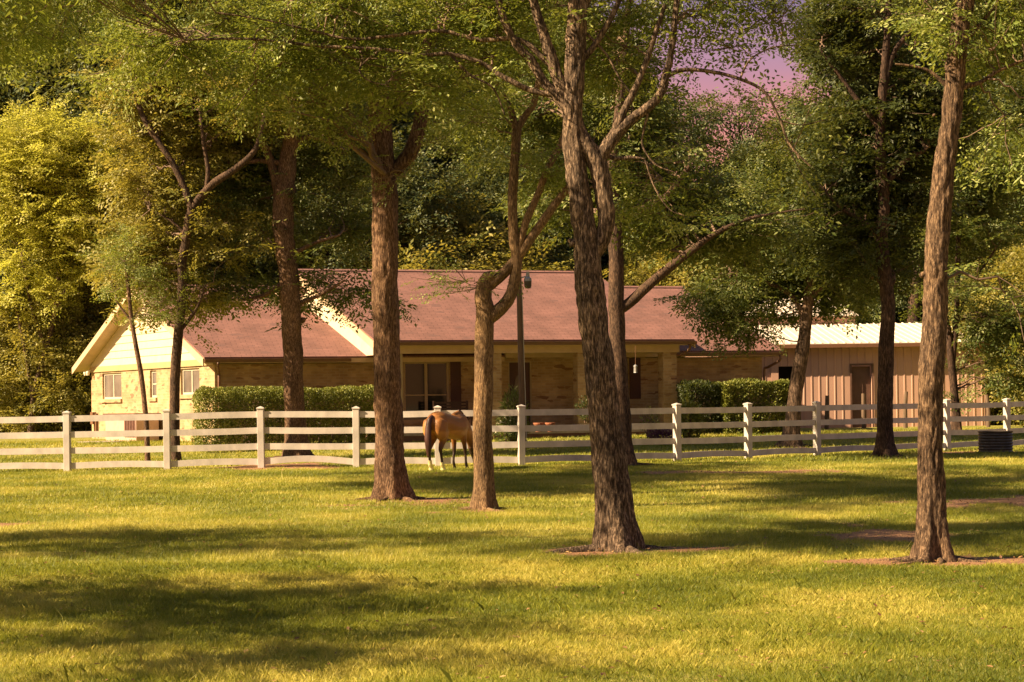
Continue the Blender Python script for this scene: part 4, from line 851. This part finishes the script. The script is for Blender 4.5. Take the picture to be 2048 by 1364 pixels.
tree('cedar_elm', 'thick dark leaning elm with a knot and a big left fork before the house', 'tree', 20.1,
     [(1232, 1100, 92), (1229, 1060, 84), (1222, 960, 75), (1206, 820, 68), (1192, 680, 62), (1180, 560, 58), (1172, 480, 54), (1160, 400, 48), (1148, 310, 44), (1146, 240, 42), (1150, 140, 44), (1155, 50, 42), (1160, -60, 38), (1170, -200, 30), (1180, -380, 14)],
     [[(1188, 505, 34), (1206, 475, 36), (1214, 430, 38), (1206, 380, 40), (1194, 325, 42), (1172, 292, 40), (1155, 262, 36), (1142, 215, 32), (1122, 172, 30), (1108, 130, 26), (1085, 60, 22), (1060, -20, 18), (1030, -120, 10)],
      [(1140, 225, 24), (1112, 190, 22), (1085, 160, 20), (1062, 120, 20), (1030, 85, 18), (1005, 30, 16), (990, -40, 12)],
      [(1194, 325, 34), (1212, 295, 30), (1238, 262, 26), (1268, 235, 22), (1300, 212, 20), (1322, 185, 18), (1332, 150, 15), (1345, 90, 13), (1352, 20, 12), (1362, -80, 9)],
      [(1215, 290, 20), (1240, 240, 17), (1262, 195, 15), (1285, 145, 13), (1310, 70, 11), (1330, 10, 9)],
      [(1330, 155, 11), (1365, 140, 9), (1420, 143, 8), (1480, 158, 7), (1530, 185, 6), (1560, 240, 5.5), (1580, 290, 5), (1620, 332, 4)],
      [(1110, 190, 15), (1060, 180, 13), (1000, 150, 11), (960, 125, 10), (900, 108, 9), (840, 110, 8), (766, 99, 7), (640, 92, 6), (500, 78, 5), (370, 80, 3.5)],
      [(1100, 130, 13), (1040, 80, 11), (960, 80, 9), (880, 62, 8), (780, 72, 7), (700, 78, 6), (620, 60, 5), (520, 38, 4), (430, 25, 3)],
      [(1160, 30, 22), (1200, -40, 16), (1290, -120, 11)], [(1200, 300, 12), (1225, 316, 10), (1262, 315, 8), (1290, 318, 4)],
      [(1152, 130, 20), (1190, 90, 14), (1230, 20, 12), (1260, -60, 9)],
      [(1165, 60, 7), (1210, 105, 5), (1240, 158, 4.5), (1262, 190, 4), (1263, 240, 2.5)], [(1300, 212, 6), (1288, 258, 4.5), (1285, 292, 4), (1312, 330, 3.5), (1352, 345, 2)], [(1290, 318, 4), (1308, 372, 3.5), (1338, 418, 2.5), (1370, 432, 1.5)],
      [(900, 108, 6), (940, 150, 5), (985, 175, 4), (1010, 230, 3)], [(760, 100, 4), (720, 135, 3.5), (735, 160, 3), (770, 170, 2)], [(1480, 158, 5), (1500, 120, 4), (1545, 95, 3), (1600, 90, 1.5)], [(1560, 240, 4), (1600, 250, 3), (1650, 240, 2)]],
     [(330, 90, 90, 40, 60, 1), (430, 120, 110, 55, 150, 1), (560, 110, 110, 60, 160), (700, 130, 100, 60, 150), (860, 140, 90, 60, 130), (1000, 60, 90, 60, 130), (620, 25, 180, 40, 190), (900, 20, 120, 40, 130), (260, 150, 70, 40, 70, 2),
      (1260, 120, 60, 60, 70), (1400, 30, 80, 40, 50), (1530, 30, 70, 40, 70), (1480, 110, 40, 20, 14), (1590, 290, 40, 50, 24), (1300, 330, 46, 50, 44, 1), (1280, 420, 50, 40, 36, 1), (1200, 30, 80, 50, 90), (1150, -180, 330, 80, 260), (1000, -330, 400, 90, 200)],
     'bark_c', 'l_near', NEAR, up=[(-6.5, -3.2, 6.9, 1.5, .35, 360), (-8.6, -2.4, 6.9, 1.6, .35, 400)], flare=(.52, .26), seg=72, ring=.04, ridge=.04, roots=4, seed=5, bdd=0.5, knots=[(1146, 487, 17), (1140, 482, 10)])  # up: boughs out of view, placed for their shade on the near lawn
tree('cedar_elm', 'tall furrowed elm with spreading roots standing before the metal barn', 'tree', 18.2,
     [(1866, 1122, 70), (1865, 1085, 62), (1862, 1000, 55), (1860, 900, 52), (1864, 760, 52), (1868, 640, 50), (1870, 550, 49), (1876, 450, 47), (1886, 350, 46), (1897, 280, 44), (1906, 200, 42), (1912, 120, 40), (1925, 30, 38), (1942, -60, 34), (1960, -200, 26), (1975, -380, 12)],
     [[(1925, 20, 20), (1905, -30, 16), (1870, -110, 12)], [(1908, 195, 22), (1925, 175, 14), (1960, 165, 9), (2000, 140, 7), (2048, 120, 5)],
      [(1905, 185, 12), (1870, 150, 8), (1840, 135, 6), (1790, 128, 4)], [(1912, 100, 14), (1950, 60, 9), (2010, -10, 7), (2080, -60, 5)], [(1870, 545, 20), (1848, 548, 13), (1840, 553, 9)]],
     [(1970, 100, 80, 60, 100), (2030, 220, 50, 70, 60), (1840, 14, 60, 30, 34), (2060, 60, 80, 60, 80), (1960, -150, 260, 90, 200), (2050, 600, 22, 30, 10)],
     'bark_d', 'l_near', NEAR, flare=(.8, .22), seg=64, ring=.045, ridge=.038, roots=9, seed=6, knots=[(1903, 296, 20), (1880, 348, 22), (1868, 230, 7)])
tree('shade_tree', 'brown trunk rising behind the thick leaning elm at the porch', 'tree', 45.0,
     [(1253, 930, 42), (1248, 890, 37), (1243, 800, 34), (1236, 700, 33), (1232, 600, 33), (1233, 520, 33), (1228, 440, 32), (1222, 380, 28), (1235, 250, 22), (1250, 100, 16), (1260, -40, 8)],
     [[(1234, 622, 22), (1260, 605, 22), (1300, 568, 21), (1345, 530, 20), (1385, 500, 17), (1430, 468, 12), (1490, 440, 8), (1560, 425, 4), (1610, 418, 1.5)],
      [(1232, 440, 20), (1262, 425, 20), (1300, 415, 18), (1340, 385, 14), (1380, 330, 10)], [(1225, 380, 18), (1180, 300, 14), (1150, 200, 10)]],
     [(1280, 380, 80, 70, 380), (1370, 450, 80, 40, 220), (1200, 300, 110, 80, 300), (1510, 448, 66, 30, 150, -1), (1400, 470, 60, 34, 110, -1.5), (1260, 240, 80, 80, 240), (1100, 420, 70, 60, 140), (1190, 110, 100, 70, 260), (1230, 0, 170, 60, 160), (980, 240, 80, 50, 260)],
     'bark_e', 'l_mid', MIDF, flare=(.5, .3), seg=30, ring=.1, ridge=.03, roots=5, seed=7, bdd=2.3)
tree('shade_tree', 'dark slim trunk at the white fence before the barn door', 'tree', 49.8,
     [(1772, 912, 38), (1771, 880, 34), (1770, 800, 33), (1772, 700, 32), (1776, 620, 30), (1771, 560, 30), (1764, 480, 26), (1768, 400, 24), (1760, 300, 22), (1765, 180, 18), (1775, 60, 14), (1780, -80, 8)],
     [[(1762, 480, 14), (1730, 445, 10), (1680, 415, 7), (1640, 370, 3)], [(1768, 380, 16), (1800, 330, 12), (1850, 300, 8)], [(1762, 260, 14), (1700, 180, 10), (1640, 100, 6)], [(1778, 570, 14), (1786, 566, 9), (1790, 560, 5)],
      [(1765, 200, 14), (1785, 110, 12), (1830, 50, 9), (1860, -20, 6)]],
     [(1740, 310, 85, 90, 420), (1800, 230, 90, 90, 400), (1790, 180, 60, 80, 240), (1800, 380, 90, 70, 300), (1700, 430, 100, 60, 330), (1700, 60, 70, 70, 170), (1850, 250, 80, 80, 220), (1720, 50, 80, 60, 200), (1760, 520, 70, 50, 160), (1690, 360, 50, 46, 160)],
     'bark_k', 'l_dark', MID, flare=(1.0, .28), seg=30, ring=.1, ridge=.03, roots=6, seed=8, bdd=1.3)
tree('young_oak', 'leaning mottled trunk with a light green crown over the barn roof', 'tree', 57.5,
     [(1580, 882, 38), (1584, 850, 33), (1592, 780, 30), (1603, 710, 29), (1611, 650, 26), (1616, 600, 23), (1622, 540, 18), (1630, 470, 13), (1636, 400, 8)],
     [[(1612, 640, 14), (1580, 590, 10), (1520, 560, 7), (1460, 545, 4)], [(1616, 600, 14), (1660, 560, 9), (1700, 540, 5)], [(1620, 540, 12), (1590, 480, 8), (1560, 420, 5)]],
     [(1470, 570, 75, 50, 330), (1560, 548, 80, 44, 300), (1650, 548, 76, 42, 300), (1600, 470, 120, 70, 460), (1500, 480, 90, 60, 300), (1690, 612, 30, 18, 34), (1600, 625, 50, 16, 34), (1500, 625, 34, 20, 50), (1510, 668, 26, 14, 22), (1456, 640, 20, 20, 26), (1720, 510, 60, 50, 160), (1600, 380, 100, 60, 240)],
     'bark_f', 'l_mid', MIDF, flare=(.9, .25), seg=26, ring=.1, ridge=.03, roots=4, seed=9, bdd=0.6)
tree('shade_tree', 'broad dark trunk behind the fence before the lower brown roof', 'tree', 53.5,
     [(593, 905, 58), (591, 880, 48), (589, 800, 42), (586, 700, 41), (582, 640, 42), (578, 580, 44), (572, 500, 42), (566, 420, 46), (572, 360, 40), (580, 290, 34), (590, 220, 24), (592, 120, 18), (590, 0, 12)],
     [[(562, 400, 26), (540, 320, 18), (505, 240, 12), (470, 160, 8)], [(585, 300, 16), (610, 275, 11), (645, 280, 7), (690, 300, 4)], [(575, 560, 14), (530, 590, 9), (480, 600, 5)], [(590, 610, 12), (640, 590, 7), (690, 560, 5)],
      [(580, 330, 14), (520, 322, 10), (470, 330, 6)], [(570, 520, 14), (620, 490, 8), (680, 470, 5)]],
     [(500, 320, 90, 80, 330), (580, 200, 120, 80, 420), (670, 300, 70, 80, 260), (660, 430, 60, 70, 200), (500, 440, 60, 60, 150), (500, 592, 60, 22, 90), (440, 570, 36, 22, 36), (595, 615, 24, 18, 26), (700, 570, 40, 28, 60), (715, 612, 24, 26, 34), (670, 180, 80, 60, 200), (560, 80, 180, 60, 330)],
     'bark_a', 'l_mid', MIDF, flare=(.5, .35), seg=34, ring=.1, ridge=.05, roots=6, seed=10, bdd=1.4, knots=[(606, 640, 12), (582, 380, 22)])
tree('shade_tree', 'slim forked trunk before the gable end beside the clipped hedge', 'tree', 52.2,
     [(351, 918, 24), (350, 860, 22), (350, 760, 22), (358, 660, 20), (364, 580, 19), (366, 520, 19), (374, 465, 20), (384, 415, 19)],
     [[(383, 418, 16), (366, 370, 14), (344, 325, 13), (318, 285, 13), (290, 240, 12), (272, 195, 10), (255, 120, 7)], [(384, 418, 16), (400, 395, 18), (430, 365, 17), (475, 335, 15), (510, 300, 12), (525, 250, 10), (540, 180, 7)],
      [(412, 380, 10), (416, 340, 10), (408, 290, 8), (400, 220, 6)], [(358, 665, 9), (378, 640, 7), (396, 612, 6), (410, 570, 4)], [(372, 470, 8), (340, 440, 5), (300, 420, 4)]],
     [(420, 270, 120, 70, 420), (310, 250, 80, 70, 280), (300, 380, 70, 60, 200), (330, 470, 90, 60, 130), (440, 460, 60, 50, 80), (270, 520, 80, 50, 190), (330, 590, 50, 28, 60), (400, 610, 40, 34, 40), (360, 180, 130, 70, 330), (330, 400, 90, 60, 170), (320, 140, 80, 60, 180), (300, 632, 24, 16, 14), (410, 590, 40, 26, 30)],
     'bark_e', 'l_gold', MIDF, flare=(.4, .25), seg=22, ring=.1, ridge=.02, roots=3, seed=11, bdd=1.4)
tree('young_tree', 'thin crooked sapling trunk crossing the sunlit gable end', 'tree', 51.0,
     [(296, 925, 12), (294, 870, 11.5), (288, 800, 11), (279, 730, 11), (268, 670, 10), (262, 630, 9), (258, 590, 8), (250, 520, 6)],
     [[(262, 640, 6), (245, 620, 5), (232, 600, 3)]], [(250, 560, 60, 36, 100), (268, 640, 26, 20, 16), (316, 640, 34, 22, 28), (250, 500, 50, 40, 80), (300, 590, 40, 20, 40)],
     'bark_a', 'l_near', (.5, 32, .12, .45), flare=(.3, .2), seg=14, ring=.1, ridge=.01, seed=12)
tree('yellow_leafed_tree', 'yellow green tree with sun glow put into its leaf colour beyond the gable end', 'tree', 80.0,
     [(60, 870, 14), (70, 780, 13), (92, 700, 12), (110, 620, 10), (120, 500, 8), (110, 380, 6)],
     [[(66, 800, 9), (50, 700, 8), (30, 600, 6)], [(92, 700, 8), (60, 600, 7), (40, 480, 5)], [(110, 620, 7), (160, 520, 5), (190, 420, 4)]],
     [(40, 300, 110, 70, 420), (130, 330, 110, 60, 420), (20, 400, 110, 70, 380), (150, 420, 100, 60, 330), (60, 500, 120, 60, 380), (190, 500, 90, 60, 330), (90, 590, 90, 40, 200), (10, 240, 80, 40, 160), (-60, 360, 80, 120, 240), (240, 370, 80, 70, 380), (200, 260, 60, 50, 200)],
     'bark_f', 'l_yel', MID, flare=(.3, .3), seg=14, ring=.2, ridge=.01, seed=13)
tree('woodland_edge_tree', 'tree with a brown trunk behind the round tank', 'tree', 63.0,
     [(1914, 884, 20), (1910, 800, 18), (1903, 730, 17), (1897, 660, 13), (1880, 600, 10)], [[(1904, 735, 13), (1912, 650, 13), (1915, 560, 12), (1918, 430, 9)], [(1912, 640, 8), (1950, 560, 6), (1990, 500, 4)]],
     [(1960, 470, 90, 70, 330), (1900, 360, 90, 80, 300), (1990, 640, 60, 46, 200), (1940, 670, 36, 24, 50), (2010, 330, 90, 90, 300), (1930, 580, 60, 30, 90), (2030, 735, 40, 40, 110)],
     'bark_k', 'l_mid', MID, flare=(.5, .3), seg=18, ring=.15, ridge=.02, seed=14)
# two trees beyond the left edge of the frame, whose shade falls on the near lawn
def xpx(x, d): return 1024+x/d*F
for i, (x, y) in enumerate(((-11.6, 19.6), (-10.6, 13.0))):
    p = xpx(x, y); g = HY+1.6*F/y-RHO*(p-1024)
    s = F/y
    tree('shade_tree', ('elm beyond the edge of the lawn with a spreading crown', 'younger elm nearest the camera beyond the edge of the lawn')[i], 'tree', y,
         [(p, g, .4*s), (p+.05*s, g-2*s, .34*s), (p-.1*s, g-4.5*s, .28*s), (p, g-7*s, .16*s)], [[(p, g-3*s, .18*s), (p-1*s, g-4.5*s, .1*s)], [(p, g-3.5*s, .18*s), (p+.9*s, g-5*s, .1*s)]], [],
         'bark_c', 'l_near', MID, seg=18, ring=.3, seed=20+i, up=[(.6, .4, 5.2, 1.8, .5, 200), (-1, 0, 6.3, 2.2, .6, 130), *([(1.9, -3.5, 5.2, 1.2, .35, 170)] if i else []), (.8, 1.0, 3.9, 1.2, .4, 70), (.4, -.6, 6.6, 1.5, .6, 90)][:4])

p = xpx(-13.5, 31.5); g = HY+1.6*F/31.5-RHO*(p-1024); s = F/31.5
tree('shade_tree', 'tall elm beyond the fence line with a high crown shading the middle of the lawn', 'tree', 31.5, [(p, g, .34*s), (p+.2*s, g-4*s, .28*s), (p, g-8*s, .18*s), (p+.1*s, g-10*s, .08*s)], [], [],
     'bark_c', 'l_near', MID, seg=16, ring=.3, seed=23, up=[(.5, .5, 9.3, 2.0, .6, 700), (2.2, 2.5, 9.8, 1.8, .6, 500), (-.5, 5.5, 9.6, 1.9, .6, 560), (1.5, -3, 9.6, 1.6, .5, 380), (3.6, 9, 9.6, 1.9, .6, 500)])
# ------------------------------------------------------------------ woodland behind
def bgtree(name, label, seed, h, rad, z0, nclump, nspr, leaf, shape=1.0, group=None, lean=0, bark='bark_k', spray=(1.2, 24, .15, .5)):
    r = np.random.default_rng(seed); root = thing(name, label, 'tree', (0, 0, 0), group)
    n = 10; t = np.linspace(0, 1, n); T = np.stack([np.cumsum(r.normal(size=n)*.12)+lean*t*h*.1, np.cumsum(r.normal(size=n)*.12), t*h*.93-.1], 1); T[0, :2] = 0
    rad0 = .018*h+.03; ps = [tube(catmull(T, 26), np.linspace(rad0, .03, 26), 10, lambda V, R0, th: (fbm(V*3, seed, 2)-.5)*R0*.4)[:2]]
    P = []; D = []; tw = []
    for k in range(nclump):
        f = r.random()**.8; z = z0+(h-z0)*f; env = rad*(math.sin(math.pi*min(1, (.16+.84*f)**shape))**.75+.12)*(.75+.5*r.random()); a = r.uniform(0, 2*math.pi); q = env*(.35+.65*r.random()**.5)
        c = np.array([math.cos(a)*q+T[int(f*9), 0], math.sin(a)*q, z]); zi = max(.12*h, z-q*.5-.5); i = zi/h*9/.93; i0 = int(min(8, i)); s = T[i0]+(T[i0+1]-T[i0])*(min(9, i)-i0)
        B = bough(s, c, 6, .06, .06, r); L = np.linalg.norm(c-s); tw.append(tube(B, np.linspace(.02+.014*L, .012, 6), 4)[:2])
        cr_ = .45+.55*r.random()+rad*.08; m = int(nspr/nclump*(cr_/.85)**2)
        v = rand_unit(m, r)*(r.random((m, 1))**.5)*np.array([cr_, cr_, cr_*.55]); P.append(c+v); d = v/cr_*.8+r.normal(size=(m, 3))*.45+np.array([0, 0, -.12]); D.append(d/np.linalg.norm(d, axis=1)[:, None])
    P = np.concatenate(P); D = np.concatenate(D); V, Fc, ti = place_sprays(P, D, spray[0]*(.6+.6*r.random(len(P))), templates(*spray[1:]), r)
    link('trunk', mesh('trunk', ps+tw, M[bark], smooth=True), root)
    link('crown', mesh('crown', [(V, Fc)], M[leaf], {'tint': ('FACE', ti)}), root); return root
protos = {}
def bg(kind, px, d, h, label, seed=None, group='woodland trees behind the house and barn'):
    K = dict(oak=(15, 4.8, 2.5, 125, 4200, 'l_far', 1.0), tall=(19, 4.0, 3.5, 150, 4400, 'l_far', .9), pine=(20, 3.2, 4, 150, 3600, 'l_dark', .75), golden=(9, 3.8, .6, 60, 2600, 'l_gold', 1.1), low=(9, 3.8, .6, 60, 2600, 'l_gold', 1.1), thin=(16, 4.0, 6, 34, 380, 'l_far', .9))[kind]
    c = W(px, 860, d); z = G(c[0], d)
    h *= 1.18 if h > 14 else 1.0
    if kind not in protos:
        protos[kind] = bgtree('woodland_tree', label, 40+len(protos), K[0], K[1], K[2], K[3], K[4], K[5], K[6]); o = protos[kind]
    else:
        s = protos[kind]; o = s.copy(); C.objects.link(o)
        for ch_ in s.children: c2 = ch_.copy(); C.objects.link(c2); c2.parent = o
    o['label'] = label; o['group'] = group; k = h/K[0]; o.location = (c[0], d, z-.05); o.scale = (k*random.uniform(.9, 1.15), k*random.uniform(.9, 1.15), k); o.rotation_euler = (0, 0, random.uniform(0, 6.28))
    return o
bg('tall', 330, 92, 19, 'tall dense tree behind the apex of the sunlit gable')
bg('oak', 180, 88, 17, 'rounded tree behind the far low corner of the gable end')
bg('pine', 480, 90, 21, 'dark conifer like tree behind the lower brown roof')
bg('tall', 640, 94, 20, 'tall tree rising behind the ridge end of the porch roof')
bg('oak', 715, 84, 13, 'lower rounded tree behind the thick straight trunk')
bg('pine', 800, 100, 17, 'dark conifer like tree behind the thick straight trunk and its side limb')
bg('low', 900, 84, 9.5, 'low bushy tree just above the middle of the porch ridge')
bg('oak', 1010, 88, 12.5, 'rounded tree behind the lamp of the light pole')
bg('tall', 1050, 96, 19, 'tall tree behind the crossing elm branches')
bg('oak', 1250, 92, 12.0, 'rounded tree just behind the far end of the brown roof')
bg('low', 1370, 88, 9.5, 'low pale tree behind the far roof rake')
bg('thin', 1470, 108, 15.5, 'sparse twiggy tree in the middle of the pink sky gap')
bg('oak', 1500, 96, 13.2, 'round topped tree silhouetted under the pink sky')
bg('thin', 1345, 104, 15, 'sparse tree with bare limbs before the pink sky')
bg('tall', 1740, 98, 19, 'tall tree behind the upper pale barn roof')
bg('oak', 1850, 92, 13.5, 'rounded tree behind the brown barn roof end')
bg('thin', 1820, 88, 18, 'sparse forked tree against the violet sky')
bg('tall', 2050, 90, 18, 'tall tree behind the far end of the barn')
bg('pine', 2080, 86, 19, 'dark conifer like tree at the far end of the fence')
bg('low', 2090, 77, 7.5, 'dense bush like tree at the barn corner behind the stock tank')
bg('low', 2190, 72, 8, 'dense bushy tree beyond the last fence post')
bg('golden', 20, 84, 8, 'low bushy tree at the far left woodland edge')
bg('golden', 120, 82, 6.5, 'small bushy tree beside the far corner of the gable end')
bg('tall', 20, 96, 19, 'tall tree behind the bright yellow green tree')
bg('low', -90, 92, 8.5, 'low bushy tree beyond the first fence posts')
LBL = 'tree of the solid green woodland mass behind the nearer trees'
for kind, px, d, h in (('oak', -120, 100, 17), ('tall', -260, 100, 18), ('oak', 90, 108, 20), ('tall', 230, 106, 22), ('oak', 400, 108, 20), ('tall', 560, 110, 22), ('oak', 700, 108, 20), ('tall', 700, 112, 22), ('oak', 1030, 112, 19), ('tall', 1000, 114, 22),
    ('oak', 1080, 112, 20), ('low', 1300, 106, 12), ('low', 1450, 110, 12.5), ('oak', 1900, 112, 19), ('tall', 1960, 112, 22), ('oak', 1850, 110, 17), ('tall', 2020, 108, 22), ('oak', 2160, 106, 19), ('tall', 2300, 104, 18), ('low', 60, 116, 9), ('low', 260, 116, 9), ('low', 1000, 118, 10), ('low', 1180, 118, 10), ('low', 1560, 118, 10), ('low', 700, 118, 10), ('low', 480, 118, 10)):
    bg(kind, px, d, h, LBL, group='trees of the solid woodland mass')
